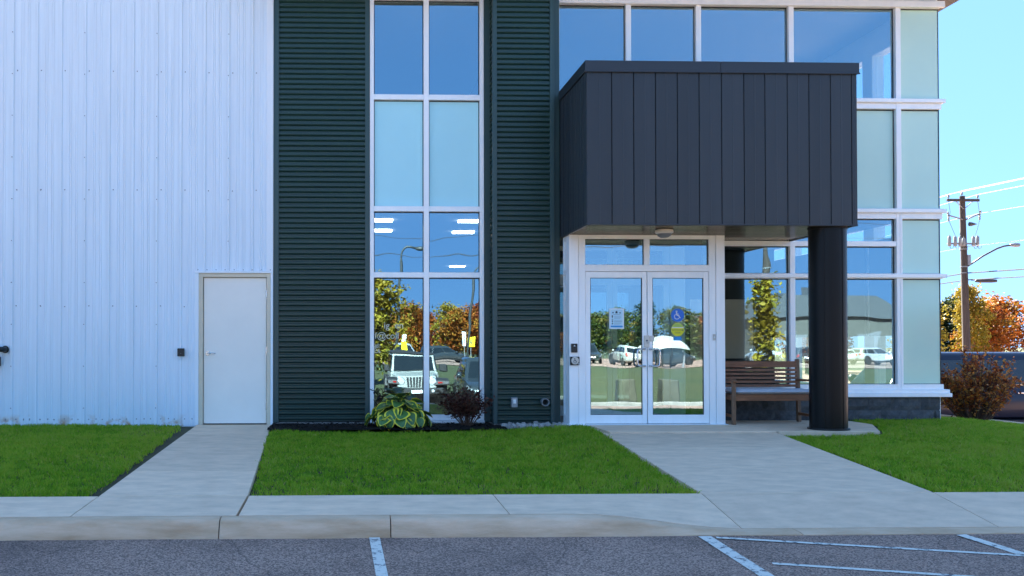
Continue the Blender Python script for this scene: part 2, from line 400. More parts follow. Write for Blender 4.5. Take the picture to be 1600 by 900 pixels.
PR = random.Random(77)
def window(xs, zs, y0=0.0, kinds=None, w=.078, wj=.060, name='window', jambs=(True, True), base=None, depth=.14):
    """xs: vertical member centres (first and last are jambs), zs: transom centres from the top down; kinds[row][col]"""
    fr = MB(); h = w/2
    zt, zb = zs[0]+h, zs[-1]-h
    for i, x in enumerate(xs):
        j = i in (0, len(xs)-1)
        if j and not jambs[0 if i == 0 else 1]: continue
        hw = (wj if j else w)/2
        fr.box(x-hw, x+hw, y0, y0+depth, zb, zt)
    for i, z in enumerate(zs):
        for k in range(len(xs)-1):
            a = xs[k] + ((wj if k == 0 else w)/2 if (k or jambs[0]) else 0); b = xs[k+1] - ((wj if k == len(xs)-2 else w)/2 if (k < len(xs)-2 or jambs[1]) else 0)
            fr.box(a, b, y0+.004, y0+depth-.004, z-h, z+h)
    f = fr.build(name, MAT['alu'], OFF, bevel=.003)
    for r in range(len(zs)-1):
        for k in range(len(xs)-1):
            kd = kinds[r][k] if kinds else 'g'
            if not kd: continue
            a = xs[k] + ((wj if k == 0 else w)/2 if (k or jambs[0]) else 0); b = xs[k+1] - ((wj if k == len(xs)-2 else w)/2 if (k < len(xs)-2 or jambs[1]) else 0)
            # black gasket round each pane, then the pane itself
            z1, z0 = zs[r]-h, zs[r+1]+h; g = .012; yb = y0+.066
            gm = MB().box(a, a+g, yb, yb+.02, z0, z1).box(b-g, b, yb, yb+.02, z0, z1).box(a+g, b-g, yb+.001, yb+.019, z0, z0+g*.6).box(a+g, b-g, yb+.001, yb+.019, z1-g*1.3, z1)
            gm.build('gasket', MAT['black'], f)
            mt = {'g': 'glass', 's': 'spandrel', 'b': 'spandrel_b'}[kd]
            pm = MB().box(a+g, b-g, yb+.006, yb+.013 if kd == 'g' else yb+.04, z0+g*.6, z1-g*1.3)
            tl = PR.uniform(-.0022, .0022); tw_ = PR.uniform(-.0012, .0012)
            pm.v = [(p[0], p[1] + (tl if p[2] > (z0+z1)/2 else 0) + (tw_ if p[0] > (a+b)/2 else 0), p[2]) for p in pm.v]
            if kd == 'g': pm.m = [1, 1, 0, 1, 1, 1]          # mirror coating on the outer face only
            pm.build('pane' if kd == 'g' else 'spandrel_panel', [MAT[mt], MAT['clear']], f)
    return f
# tall window between the two green sections
WL = window([.388, 1.195, 2.020], [ZT+.035, ZA, ZB, ZD, .10], 0, [['g','g'], ['b','b'], ['g','g'], ['g','g']])
MB().box(.36, 2.053, -.05, .10, .015, .055).build('window_sill', MAT['alu'], OFF, bevel=.004)
# upper curtain wall band, spandrel band, lower band
XS = [3.155, 4.224, 5.283, 6.69, 8.325, 8.985]
window(XS, [ZT, ZA], 0, [['g','g','g','g','s']], jambs=(True, False))
window(XS, [ZA-.079, ZB], 0, [['s']*5], jambs=(True, False), name='spandrel_window')
window([5.40, 6.69, 8.303], [ZB-.079, ZC, ZD, .54], 0, [['g','g'], ['g','g'], ['g','g']], jambs=(True, True), wj=.052)
window([8.351, 8.985], [ZB-.079, ZD, .54], 0, [['s'], ['s']], jambs=(True, False), name='corner_window', wj=.038)
# projecting transom caps and sill, wrapping the corner
for z, x0 in ((ZA, 6.70), (ZB, 6.70), (ZD, 5.40)):
    MB().box(x0, 9.03, -.035, -.001, z-.028, z+.030).box(8.996, 9.031, -.001, 9.0, z-.027, z+.029).build('transom_cap', MAT['alu'], OFF, bevel=.004)
MB().box(3.13, 9.02, -.05, -.001, ZT-.045, ZT+.05).build('transom_cap', MAT['alu'], OFF, bevel=.004)
MB().box(5.385, 9.06, -.085, .10, .392, .448).box(5.385, 9.05, -.045, .10, .449, .502).box(8.996, 9.061, .10, 9.0, .393, .447).build('sill', MAT['alu'], OFF, bevel=.004)
# corner side wall of the glazed block, facing right
sw = MB()
ys = [(.42, 1.55), (1.85, 3.0), (3.3, 4.45), (4.75, 5.9), (6.2, 7.35)]
for z0, z1 in ((.45, 3.15), (4.88, 6.0)):
    yp = .10
    for a, b in ys + [(9.0, 9.0)]:
        sw.box(8.80, 8.995, yp, a, z0, z1); yp = b
sw.box(8.80, 8.995, .10, 9.0, 3.15, 4.88); sw.box(8.80, 8.995, .10, 9.0, 6.0, 7.0); sw.box(8.80, 8.995, 9.0, 16, -.2, 7.0); sw.box(8.80, 8.995, .10, 9.0, -.2, .45)
SW = sw.build('side_wall', MAT['alu'], OFF)
for a, b in ys:
    for z0, z1 in ((.45, 2.2), (2.26, 3.15), (4.88, 6.0)):
        MB().box(8.86, 8.868, a, b, z0, z1).build('side_pane', MAT['clear'], SW)
    MB().box(8.84, 8.90, a, b, 2.2, 2.26).build('side_transom', MAT['alu'], SW)
    MB().box(8.775, 8.785, a-.1, b+.1, 1.32, 2.9).build('roller_blind', MAT['blind'], SW)
# roof with deep eaves
rf = MB().box(-1.2, 9.66, -.95, 17.0, 6.60, 6.98).box(-1.2, 9.70, -.99, 17.04, 6.98, 7.06)
RF = rf.build('roof', MAT['eave'], OFF)
MB().box(3.03, 8.93, .05, .2, 6.345, 6.60).build('eave_wall', MAT['alu'], OFF)
# shell and interior
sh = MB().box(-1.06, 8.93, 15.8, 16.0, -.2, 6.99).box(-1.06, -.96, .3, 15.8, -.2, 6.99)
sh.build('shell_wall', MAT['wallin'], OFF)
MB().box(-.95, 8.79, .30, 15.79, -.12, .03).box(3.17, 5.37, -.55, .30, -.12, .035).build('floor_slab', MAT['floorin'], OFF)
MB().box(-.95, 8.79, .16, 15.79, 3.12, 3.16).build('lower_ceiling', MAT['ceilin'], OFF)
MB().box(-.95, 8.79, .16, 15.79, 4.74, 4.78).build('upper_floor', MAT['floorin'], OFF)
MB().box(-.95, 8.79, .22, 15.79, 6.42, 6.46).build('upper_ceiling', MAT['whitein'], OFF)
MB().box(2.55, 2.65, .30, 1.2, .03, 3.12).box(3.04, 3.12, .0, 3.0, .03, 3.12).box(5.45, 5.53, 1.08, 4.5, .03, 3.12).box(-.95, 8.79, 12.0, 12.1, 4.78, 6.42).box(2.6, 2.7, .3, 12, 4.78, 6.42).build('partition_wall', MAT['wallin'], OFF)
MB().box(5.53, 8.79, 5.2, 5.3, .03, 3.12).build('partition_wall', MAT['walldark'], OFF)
MB().box(5.6, 6.5, 5.12, 5.18, 1.2, 1.9).box(6.9, 8.3, 5.1, 5.18, .9, 2.1).build('wall_board', MAT['cream'], OFF)
for x, y in ((.55, .75), (.60, 2.05), (1.95, .8), (2.02, 2.25), (2.75, 9.3), (.9, 13.0), (2.8, 13.0), (5.3, 4.9), (4.4, 3.2), (7.1, 2.4), (7.4, 3.9), (5.2, 10.0), (7.2, 10.0)):
    MB().box(x-.18, x+.18, y-.085, y+.085, 3.095, 3.125).build('ceiling_light', MAT['lamp'], OFF)

# canopy
CX0, CX1, CY, CZ0, CZ1 = 3.112, 6.668, -1.86, 2.74, 4.845
core = MB().box(CX0+.03, CX1-.03, CY+.03, -.34, CZ0+.03, CZ1-.02).box(3.14, CX1-.03, -.34, -.005, CZ0+.03, CZ1-.02)
CAN = core.build('canopy', MAT['dark'], OFF)
capz = CZ1-.142
edges = [917, 956, 990, 1024, 1058, 1092, 1127, 1162, 1195, 1230, 1264, 1298, 1331, 1340]
e0, e1 = edges[0], edges[-1]
def fpanel(a, b, front=True):
    """one tongue-and-groove fascia board with its shallow centre bead"""
    g = .003; m = MB(); w = b-a; c = (a+b)/2
    pr = [(a+g, .0), (a+g+.004, -.006), (c-.012, -.006), (c-.004, -.0095), (c+.004, -.0095), (c+.012, -.006), (b-g-.004, -.006), (b-g, 0), (b-g, .022), (a+g, .022)]
    return pr
pan = []
for a, b in zip(edges[:-1], edges[1:]):
    xa = CX0 + (a-e0)/(e1-e0)*(CX1-CX0); xb = CX0 + (b-e0)/(e1-e0)*(CX1-CX0)
    MB().extrude([(u, CY+.006+v, CZ0) for u, v in fpanel(xa, xb)], (0, 0, capz-CZ0)).build('fascia_panel', MAT['canopy'], CAN)
y = CY + .03; k = 0
while y < -.36:
    yb = min(y+.284, -.345)
    MB().extrude([(CX0+.006+v, u, CZ0) for u, v in fpanel(y, yb)], (0, 0, capz-CZ0)).build('fascia_panel', MAT['canopy'], CAN)
    y = yb
y = CY + .03
while y < -.02:
    yb = min(y+.284, -.005)
    MB().extrude([(CX1-.006-v, u, CZ0) for u, v in fpanel(y, yb)], (0, 0, capz-CZ0)).build('fascia_panel', MAT['canopy'], CAN)
    y = yb
cp = MB()
cp.box(CX0-.022, 4.86, CY-.022, CY+.05, capz, CZ1).box(4.863, CX1+.022, CY-.022, CY+.05, capz, CZ1)
cp.box(CX0-.022, CX0+.05, CY+.05, -.345, capz, CZ1).box(CX1-.05, CX1+.022, CY+.05, -.005, capz, CZ1)
cp.box(CX0-.03, CX1+.03, CY-.03, CY-.022, capz-.010, capz+.012)
cp.build('cap_flashing', MAT['canopy_cap'], CAN, bevel=.004)
MB().box(CX0-.002, CX1+.002, CY-.002, CY+.035, CZ0-.022, CZ0).box(CX0-.002, CX0+.035, CY+.035, -.345, CZ0-.022, CZ0).box(CX1-.035, CX1+.002, CY+.035, -.005, CZ0-.022, CZ0).build('drip_edge', MAT['canopy_cap'], CAN, bevel=.003)
n = 12; y0 = CY+.036; dy = (-.345-y0)/n
for k in range(n):
    a = y0+k*dy; b = a+dy-.010
    m = MB().extrude([(CX0+.04, a, CZ0+.006), (CX0+.04, a+.012, CZ0-.014), (CX0+.04, b-.045, CZ0-.014), (CX0+.04, b, CZ0+.006), (CX0+.04, b, CZ0+.03), (CX0+.04, a, CZ0+.03)], (CX1-CX0-.08, 0, 0))
    m.build('soffit_panel', MAT['soffit'], CAN)
for k in range(2):
    a = -.345+k*.165
    MB().box(5.40, CX1-.04, a, a+.155, CZ0-.004, CZ0+.03).build('soffit_panel', MAT['soffit'], CAN)
# column
cm = MB().lathe([(.236, .055), (.236, 2.70), (.245, 2.70), (.245, 2.738)], (6.42, -1.55, 0), 48)
CO = cm.build('column', MAT['column'], OFF, smooth=40)
MB().lathe([(.262, .050), (.262, .068), (.24, .072)], (6.42, -1.55, 0), 48).build('base_plate', MAT['black'], CO, smooth=40)
m = MB()
for a in (-2.2, -1.2): m.box(6.42+.2365*math.cos(a)-.004, 6.42+.2365*math.cos(a)+.004, -1.55+.2365*math.sin(a)-.004, -1.55+.2365*math.sin(a)+.004, .07, 2.7)
m.build('seam', MAT['column'], CO)

# vestibule
V = -.70
vf = MB()
vf.box(3.152, 3.282, V, V+.13, .05, 2.735)                # wide corner post
vf.box(3.290, 3.388, V+.02, V+.13, .05, 2.735)            # door jamb
vf.box(3.282, 3.290, V+.03, V+.12, .05, 2.735)
vf.box(5.160, 5.248, V+.02, V+.13, .05, 2.735)
vf.box(5.254, 5.378, V, V+.13, .05, 2.735)
vf.box(5.248, 5.254, V+.03, V+.12, .05, 2.735)
vf.box(3.388, 5.160, V+.024, V+.126, 2.672, 2.733)        # head
vf.box(3.388, 5.160, V+.024, V+.126, 2.212, 2.306)        # transom bar
vf.box(4.232, 4.312, V+.026, V+.124, 2.306, 2.672)
vf.box(5.34, 5.376, V+.13, -.002, .05, 2.735)
VF = vf.build('vestibule', MAT['alu'], OFF, bevel=.004)
for a, b in ((3.388, 4.232), (4.312, 5.160)):
    MB().box(a+.01, b-.01, V+.07, V+.077, 2.312, 2.664).build('transom_pane', MAT['doorglass'], VF)
    MB().box(a, a+.01, V+.06, V+.085, 2.306, 2.672).box(b-.01, b, V+.06, V+.085, 2.306, 2.672).box(a+.01, b-.01, V+.06, V+.085, 2.664, 2.672).build('gasket', MAT['black'], VF)
# left return of the vestibule (side light)
rt = MB(); xr = 3.150
rt.box(xr, xr+.10, V+.13, V+.185, .05, 2.735); rt.box(xr, xr+.10, -.372, -.338, .05, 2.735)
for z0, z1 in ((2.665, 2.734), (2.175, 2.245), (.052, .165)): rt.box(xr+.003, xr+.097, V+.185, -.372, z0, z1)
RT = rt.build('side_light', MAT['alu'], OFF, bevel=.003)
for z0, z1 in ((2.245, 2.665), (.165, 2.175)):
    MB().box(xr+.05, xr+.057, V+.185, -.372, z0, z1).build('pane', MAT['doorglass'], RT)
MB().box(3.12, 5.40, V-.06, V+.10, .012, .051).box(3.13, 3.30, V+.1, -.34, .012, .049).build('threshold', MAT['alu'], OFF, bevel=.004)

def door_leaf(x0, x1, gl, gr, side):
    y0, y1 = V+.032, V+.082; z0, z1 = .058, 2.206
    d = MB()
    d.box(x0, gl, y0, y1, z0, z1).box(gr, x1, y0, y1, z0, z1).box(gl, gr, y0+.003, y1-.003, z0, .180).box(gl, gr, y0+.003, y1-.003, 2.121, z1)
    D = d.build('entrance_door', MAT['alu'], OFF, bevel=.003)
    g = .009
    MB().box(gl, gl+g, y0+.012, y1-.012, .18, 2.121).box(gr-g, gr, y0+.012, y1-.012, .18, 2.121).box(gl+g, gr-g, y0+.012, y1-.012, .18, .186).box(gl+g, gr-g, y0+.012, y1-.012, 2.113, 2.121).build('gasket', MAT['black'], D)
    MB().box(gl+g, gr-g, y0+.022, y0+.028, .186, 2.113).build('pane', MAT['doorglass'], D)
    hx = (x1-.030) if side == 'l' else (x0+.030); ex = -.125 if side == 'l' else .125
    pts = [(hx, y0+.002, 1.108), (hx+ex*.10, y0-.05, 1.110), (hx+ex*.75, y0-.062, 1.110), (hx+ex*.95, y0-.062, 1.095), (hx+ex, y0-.062, 1.06), (hx+ex, y0-.062, .92), (hx+ex*.95, y0-.062, .885), (hx+ex*.75, y0-.062, .870), (hx+ex*.10, y0-.05, .870), (hx, y0+.002, .872)]
    MB().tube(pts, .0135, 10).build('pull_handle', MAT['steel'], D, smooth=True)
    m = MB().box(hx+ex*.30, hx+ex*1.15 if side == 'l' else hx+ex*1.0, y0+.055, y0+.11, .86, 1.12)
    m.build('push_paddle', MAT['black'], D, bevel=.01)
    return D
DL = door_leaf(3.392, 4.268, 3.461, 4.204, 'l')
DR = door_leaf(4.279, 5.156, 4.350, 5.084, 'r')
MB().box(4.222, 4.300, V+.012, V+.031, 1.135, 1.305).box(4.305, 4.366, V+.014, V+.031, 1.22, 1.300).build('lock_guard', MAT['cream'], DR, bevel=.004)
MB().lathe([(.0, -.003), (.013, -.003), (.013, .004)], (4.262, V+.012, 1.23), 12, 'y').box(4.255, 4.285, V+.008, V+.013, 1.195, 1.201).build('keyhole', MAT['ink'], DR)
# inner pair of doors inside the vestibule
iv = MB(); yi = 1.08
for x0, x1 in ((3.13, 3.28), (3.30, 3.39), (4.19, 4.265), (4.275, 4.35), (5.10, 5.19), (5.21, 5.45)): iv.box(x0, x1, yi, yi+.06, .04, 2.75)
for x0, x1 in ((3.39, 4.19), (4.35, 5.10)):
    for z0, z1 in ((.04, .20), (2.13, 2.30), (2.68, 2.75)): iv.box(x0, x1, yi+.003, yi+.057, z0, z1)
IV = iv.build('inner_door_frame', MAT['alu'], OFF)
for x0, x1 in ((3.39, 4.19), (4.35, 5.10)):
    MB().box(x0, x1, yi+.03, yi+.036, .20, 2.13).box(x0, x1, yi+.03, yi+.036, 2.30, 2.68).build('pane', MAT['doorglass'], IV)
for hx, ex in ((4.235, -.12), (4.305, .12)):
    MB().tube([(hx, yi, 1.11), (hx, yi-.06, 1.11), (hx+ex*.9, yi-.06, 1.11), (hx+ex, yi-.06, 1.09), (hx+ex, yi-.06, .89), (hx+ex*.9, yi-.06, .87), (hx, yi-.06, .87), (hx, yi, .87)], .0135, 8).build('pull_handle', MAT['steel'], IV, smooth=True)
MB().box(3.13, 5.45, .2, 1.2, 2.76, 2.78).build('vestibule_ceiling', MAT['ceilin'], OFF)

# block base wall under the right-hand glazing
bw = MB().box(5.40, 8.90, -.018, .12, -.15, .388).box(8.80, 8.90, .12, 9.0, -.15, .388)
BW = bw.build('base_wall', MAT['mortar'], OFF)
def split_block(name, x0, x1, z0, z1, yf, seed, alongy=False):
    r = random.Random(seed); nx, nz = 6, 3; g = MB()
    def pt(u, v):
        e = min(u, 1-u, v*1.0, 1-v)
        d = 0 if e < .01 else r.uniform(.012, .034)
        x, z = x0+u*(x1-x0), z0+v*(z1-z0)
        return (yf+d, x, z) if alongy else (x, yf-.002-d, z)
    g.grid(lambda u, v: pt(u, v), nx, nz)
    return g.build(name, MAT['cmu'], BW, fix=False)
BL = .402
for row, (z0, z1) in enumerate(((.198, .386), (.0, .190))):
    x = 5.40 - (.0 if row == 0 else .2); k = 0
    while x < 8.90:
        a, b = max(x+.004, 5.404), min(x+BL-.004, 8.91)
        if b-a > .05: split_block('block', a, b, z0, z1, -.018, 100*row+k)
        x += BL; k += 1
for row, (z0, z1) in enumerate(((.198, .386), (.0, .190))):
    for k in range(4):
        a = .0 + k*BL + (0 if row else .2)
        split_block('block', a+.004, a+BL-.004, z0, z1, 8.90, 300+10*row+k, True)
MB().box(5.40, 8.88, -.028, .0, -.15, -.004).build('footing', MAT['plinth'], OFF)
# pale lettering stuck on the lower left pane
def text(body, size, mat, parent, loc, rot=(R(90),0,0), name='lettering', extr=.001, align='LEFT'):
    c = bpy.data.curves.new('txt', 'FONT'); c.body = body; c.size = size; c.extrude = extr; c.align_x = align
    o = bpy.data.objects.new('txt', c); COL.objects.link(o)
    bpy.context.view_layer.update()
    me = bpy.data.meshes.new_from_object(o.evaluated_get(bpy.context.evaluated_depsgraph_get()))
    bpy.data.objects.remove(o)
    me.materials.clear(); me.materials.append(MAT[mat])
    w = worldpos(parent)
    return link(name, me, parent, Vector(loc)-w, rot)
text('ig  en', .135, 'vinyl', WL, (.565, .064, 1.415), name='vinyl_lettering')
text('f@coll', .135, 'vinyl', WL, (.43, .064, 1.262), name='vinyl_lettering')
m = MB(); rr = random.Random(3)
for i in range(7):
    for j in range(9):
        if rr.random() < .68: m.box(.424+i*.013, .424+i*.013+.011, .064, .066, 1.05+j*.0158, 1.05+j*.0158+.013)
m.build('vinyl_patch', MAT['vinyl'], WL)

# ------------------------------------------------------------------ warehouse
WH = thing('warehouse', 'white ribbed metal warehouse wall with a plain grey service door', 'building', (-3.5, 0, 0))
PW = .3487
def siding_profile(x):
    # major rib at the left edge, two low beads on the flat
    p = [(0, 0), (.010, 0), (.020, -.032), (.047, -.032), (.060, 0)]
    for c in (.150, .180, .240, .270): p += [(c-.010, 0), (c-.005, -.008), (c+.005, -.008), (c+.010, 0)]
    p += [(PW-.0005, 0)]
    return [(x+a, b) for a, b in p]
def siding(x, z0, z1, name='siding_panel'):
    m = MB()
    m.extrude([(u, v, z0) for u, v in siding_profile(x)], (0, 0, z1-z0), closed=False)
    return m.build(name, MAT['siding'], WH)
xs = [-4.895 + PW*k for k in range(-5, 11)]
full = None
for x in xs:
    z0 = 2.235 if x > -2.19 else -.02
    siding(x, z0, 7.55)
m = MB()
for k in range(20): m.extrude([(u, v, -.02) for u, v in siding_profile(-4.895 + PW*(-6-k))], (0, 0, 7.57), closed=False)
m.build('siding_wall', MAT['siding'], WH)
siding(-2.107-PW, -.02, 2.235) if False else None
MB().box(-13.9, -2.17, .005, .12, -.3, 7.55).box(-2.17, -1.07, .005, .12, 2.17, 7.55).box(-13.9, -13.8, .12, 17, -.3, 7.55).box(-13.8, -1.07, 16.9, 17, -.3, 7.55).box(-1.17, -1.07, .12, 16.9, 5, 7.55).build('shell_wall', MAT['white'], WH)
MB().box(-14.1, -1.05, -.15, 17.1, 7.55, 7.75).build('roof', MAT['metal_roof'], WH)
MB().box(-1.165, -1.064, -.034, .02, 2.235, 7.55).build('corner_flashing', MAT['white'], WH, bevel=.004)
# dark seam of soil line, flashing round the door
MB().box(-2.205, -2.150, -.038, .06, -.01, 2.222).box(-2.205, -1.064, -.040, .06, 2.223, 2.255).box(-1.100, -1.064, -.038, .06, -.01, 2.222).build('door_flashing', MAT['white'], WH, bevel=.003)
MB().box(-2.150, -2.090, -.02, .10, .0, 2.222).box(-2.090, -1.158, -.018, .10, 2.165, 2.222).box(-1.158, -1.101, -.02, .10, .0, 2.222).build('door_frame', MAT['frame'], WH, bevel=.003)
DO = MB().box(-2.082, -1.166, .022, .068, .022, 2.158).build('service_door', MAT['door'], WH, bevel=.002)
MB().box(-2.09, -1.158, .072, .098, .0, 2.165).build('door_void', MAT['dark'], WH)
MB().box(-2.076, -1.172, .012, .0215, .020, .038).build('door_sweep', MAT['door'], DO)
for z in (1.922, 1.094, .268):
    MB().lathe([(.007, -.052), (.007, .052)], (-1.160, .012, z), 10).box(-1.171, -1.149, .016, .024, z-.05, z+.05).build('hinge', MAT['steel'], DO)
lv = MB().lathe([(.0, -.012), (.030, -.012), (.034, -.006), (.034, .002)], (-2.022, .020, 1.047), 20, 'y').tube([(-2.022, .010, 1.047), (-2.022, -.035, 1.047), (-2.005, -.042, 1.047), (-1.93, -.042, 1.047), (-1.905, -.036, 1.045)], [.011, .011, .011, .010, .009], 8)
lv.build('lever_handle', MAT['steel'], DO, smooth=50)
m = MB(); rr = random.Random(5)
for x in xs + [x - PW*9 for x in xs]:
    for z in (5.18, 3.44, 1.735, .085):
        for dx in ((.095,) if z > .5 else (.10, .21, .30)):
            if x > -2.45 and z < 2.3 and x+dx > -2.2: continue
            m.lathe([(.0085, 0), (.0085, -.006), (.004, -.009)], (x+dx+rr.uniform(-.004, .004), -.001, z+rr.uniform(-.008, .008)), 6, 'y')
    if round((x+4.895)/PW) % 3 == 0:
        for k in range(12):
            z = .25 + k*.61
            if x > -2.3 and z < 2.3: continue
            m.lathe([(.0075, 0), (.0075, -.006), (.004, -.009)], (x+.035+rr.uniform(-.004, .004), -.031, z), 6, 'y')
for k in range(9): m.lathe([(.0075, 0), (.0075, -.006), (.004, -.009)], (-2.16+k*.132, -.041, 2.270), 6, 'y')
tag(m.build('screw', MAT['screw'], WH), kind='stuff')

# ------------------------------------------------------------------ ground, paving, kerb, lot
ZK = -.1236                                            # top of the full-height kerb
def gz(x, y):
    """lawn level in front of the buildings"""
    zf = .008 + .042*sstep(1.5, 3.2, x)
    z = zf + (-.108-zf)*min(1.0, max(0, -y)/5.98)
    z -= .40*sstep(8.9, 13.0, x)
    z += .018*math.sin(x*1.3+.5)*math.sin(y*1.1) * sstep(0, .8, -y) * sstep(5.98, 5.2, -y)
    return z
def lotz(y):
    return -.255 - .068*min(9.0, max(0, -7.0-y))
def kerbtop(x):
    return ZK + (-.243-ZK)*sstep(1.75, 3.05, x)

def sheet(name, x0, x1, y0, y1, nx, ny, zf, mat):
    m = MB().grid(lambda u, v: (x0+u*(x1-x0), y0+v*(y1-y0), zf(x0+u*(x1-x0), y0+v*(y1-y0))), nx, ny)
    return tag(m.build(name, MAT[mat], None, smooth=True, fix=False), kind='structure')
terrain = sheet('ground', -900, 900, -900, 900, 60, 60, lambda x, y: -1.15, 'fieldgrass')
soil = sheet('lawn_soil', -14, 17, -6.06, .10, 62, 18, lambda x, y: gz(x, y)-.034, 'thatch')
soil2 = sheet('lawn_soil', 9.04, 17, .10, 2.2, 16, 6, lambda x, y: gz(x, y)-.034-.04*max(0, y), 'thatch')
lot = sheet('parking_lot', -60, 60, -19.0, -6.92, 40, 24, lambda x, y: lotz(y), 'asphalt')
side = sheet('side_lot', 9.1, 70, 1.4, 60, 30, 30, lambda x, y: -.36-.078*min(5.8, max(0, y-1.4)), 'asphalt')
side2 = sheet('side_drive', 16.5, 70, -6.92, 1.4, 20, 4, lambda x, y: -.33+.075*max(-7.0, min(0, y-1.4))/8.3, 'asphalt')
# near kerb of the far field, far field, far lot
def farz(y): return -.78 + .0004*(-20-y)
verge = sheet('far_verge', -120, 160, -62, -19.3, 20, 10, lambda x, y: farz(y)+.25*sstep(-30, -50, y), 'fieldgrass')
farlot = sheet('far_lot', -140, 200, -100, -62, 20, 4, lambda x, y: -.48, 'asphalt')
fk = tag(MB().box(-60, 60, -19.30, -19.12, -1.0, -.74).build('far_kerb', MAT['farkerb'], None, bevel=.02), kind='structure')

# sidewalk slabs and kerb stones (joints a real gap)
SWK = tag(link('sidewalk', None, None, (0,0,0)), kind='structure')
KRB = tag(link('kerb', None, None, (0,0,0)), kind='structure')
# mortar bed below the gaps
bed = tag(MB().grid(lambda u, v: (-14+u*31, -6.98+v*1.03, min(-.26, -.26)), 31, 2).build('paving_bed', MAT['soil'], None, fix=False), kind='structure')
jx = [-13.8, -12.4, -11.0, -9.6, -8.1, -6.6, -5.1, -3.6, -2.06, -.815, 1.245, 3.03, 5.04, 7.05, 9.06, 11.1, 13.1, 15.1, 17]
YB, YF = -5.985, -6.80
for a, b in zip(jx[:-1], jx[1:]):
    ga = .011 if abs(a+.815) < .01 else .004
    gb = .011 if abs(b+.815) < .01 else .004
    n = 8
    def top(u, v):
        x = a+ga + u*(b-gb-a-ga); y = YF+.002 + v*(YB-YF-.004)
        zb = -.0985; zf = kerbtop(x)+.004
        return (x, y, zf + (zb-zf)*v)
    m = MB().grid(top, n, 3)
    # vertical skirts give the slab its thickness
    def skirt(p, q):
        m.add([p, q, (q[0], q[1], -.35), (p[0], p[1], -.35)], [(0,1,2,3)])
    for i in range(n):
        skirt(top(i/n, 0), top((i+1)/n, 0)); skirt(top(i/n, 1), top((i+1)/n, 1))
    skirt(top(0,0), top(0,1)); skirt(top(1,0), top(1,1))
    m.build('concrete_slab', MAT['concrete'], SWK)
kx = [-13.8, -10.4, -7.2, -4.1, -.93, .335, 3.42, 6.5, 9.6, 12.7, 17]
for a, b in zip(kx[:-1], kx[1:]):
    n = max(4, int((b-a)/.25)); rings = []
    g = .004
    for i in range(n+1):
        x = a+g + (b-a-2*g)*i/n; t = kerbtop(x); bz = -.253
        h = t-bz
        wob = .004*math.sin(x*3.1)+.003*math.sin(x*7.7)
        rings.append([(x, -6.802, -.40), (x, -6.802, t), (x, -6.86, t+.001), (x, -6.90, t-.003*min(1,h*8)), (x, -6.925, t-.10*h), (x, -6.94+wob, t-.22*h), (x, -6.985+wob, bz+.0), (x, -6.985+wob, -.40)])
    MB().loft(rings).build('kerb_stone', MAT['kerb'], KRB, smooth=35)

def slab(parent, q, zf, name='concrete_slab', th=.25):
    """paving slab from four plan corners"""
    t = [(x, y, zf(x, y)) for x, y in q]
    return MB().hexa([(x, y, z-th) for x, y, z in t], t).build(name, MAT['concrete'], parent, bevel=.005)
WALK = tag(link('service_walk', None, None, (0,0,0)), kind='structure')
ys = [-5.975, -4.58, -2.75, -1.3, -.04]
def wl(y): return -2.06 + (-2.17+2.06)*(y+5.98)/5.94
def wr(y): return -.82 + (-1.085+.82)*(y+5.98)/5.94
zw = lambda x, y: .006 + (-.0965-.006)*min(1, -y/5.98)
for a, b in zip(ys[:-1], ys[1:]):
    g = .004
    slab(WALK, [(wl(a+g), a+g), (wr(a+g), a+g), (wr(b-g), b-g), (wl(b-g), b-g)], zw)
ENT = tag(link('entrance_walk', None, None, (0,0,0)), kind='structure')
def el(y): return 3.03 + (3.40-3.03)*(y+5.98)/4.98
def er(y): return 5.04 + (5.62-5.04)*(y+5.98)/4.2
ze = lambda x, y: .046 + (-.0965-.046)*min(1, max(0, (-y-1.0))/4.98)
ys = [-5.975, -4.55, -3.15, -1.80]
for a, b in zip(ys[:-1], ys[1:]):
    g = .004
    slab(ENT, [(el(a+g), a+g), (er(a+g), a+g), (er(b-g), b-g), (el(b-g), b-g)], ze)
slab(ENT, [(3.36, -1.795), (5.60, -1.795), (5.60, -.64), (3.45, -.64)], lambda x, y: .010)
slab(ENT, [(3.42, -1.79), (5.615, -1.79), (5.615, -.78), (3.42, -.78)], lambda x, y: .0465)
slab(ENT, [(5.38, -.775), (7.45, -.775), (7.45, -.03), (5.38, -.03)], lambda x, y: .0465)
slab(ENT, [(5.62, -1.84), (6.95, -1.84), (7.45, -.783), (5.62, -.783)], lambda x, y: .0465)
slab(WALK, [(-2.15, -.035), (-1.10, -.035), (-1.10, .10), (-2.15, .10)], lambda x, y: -.002)
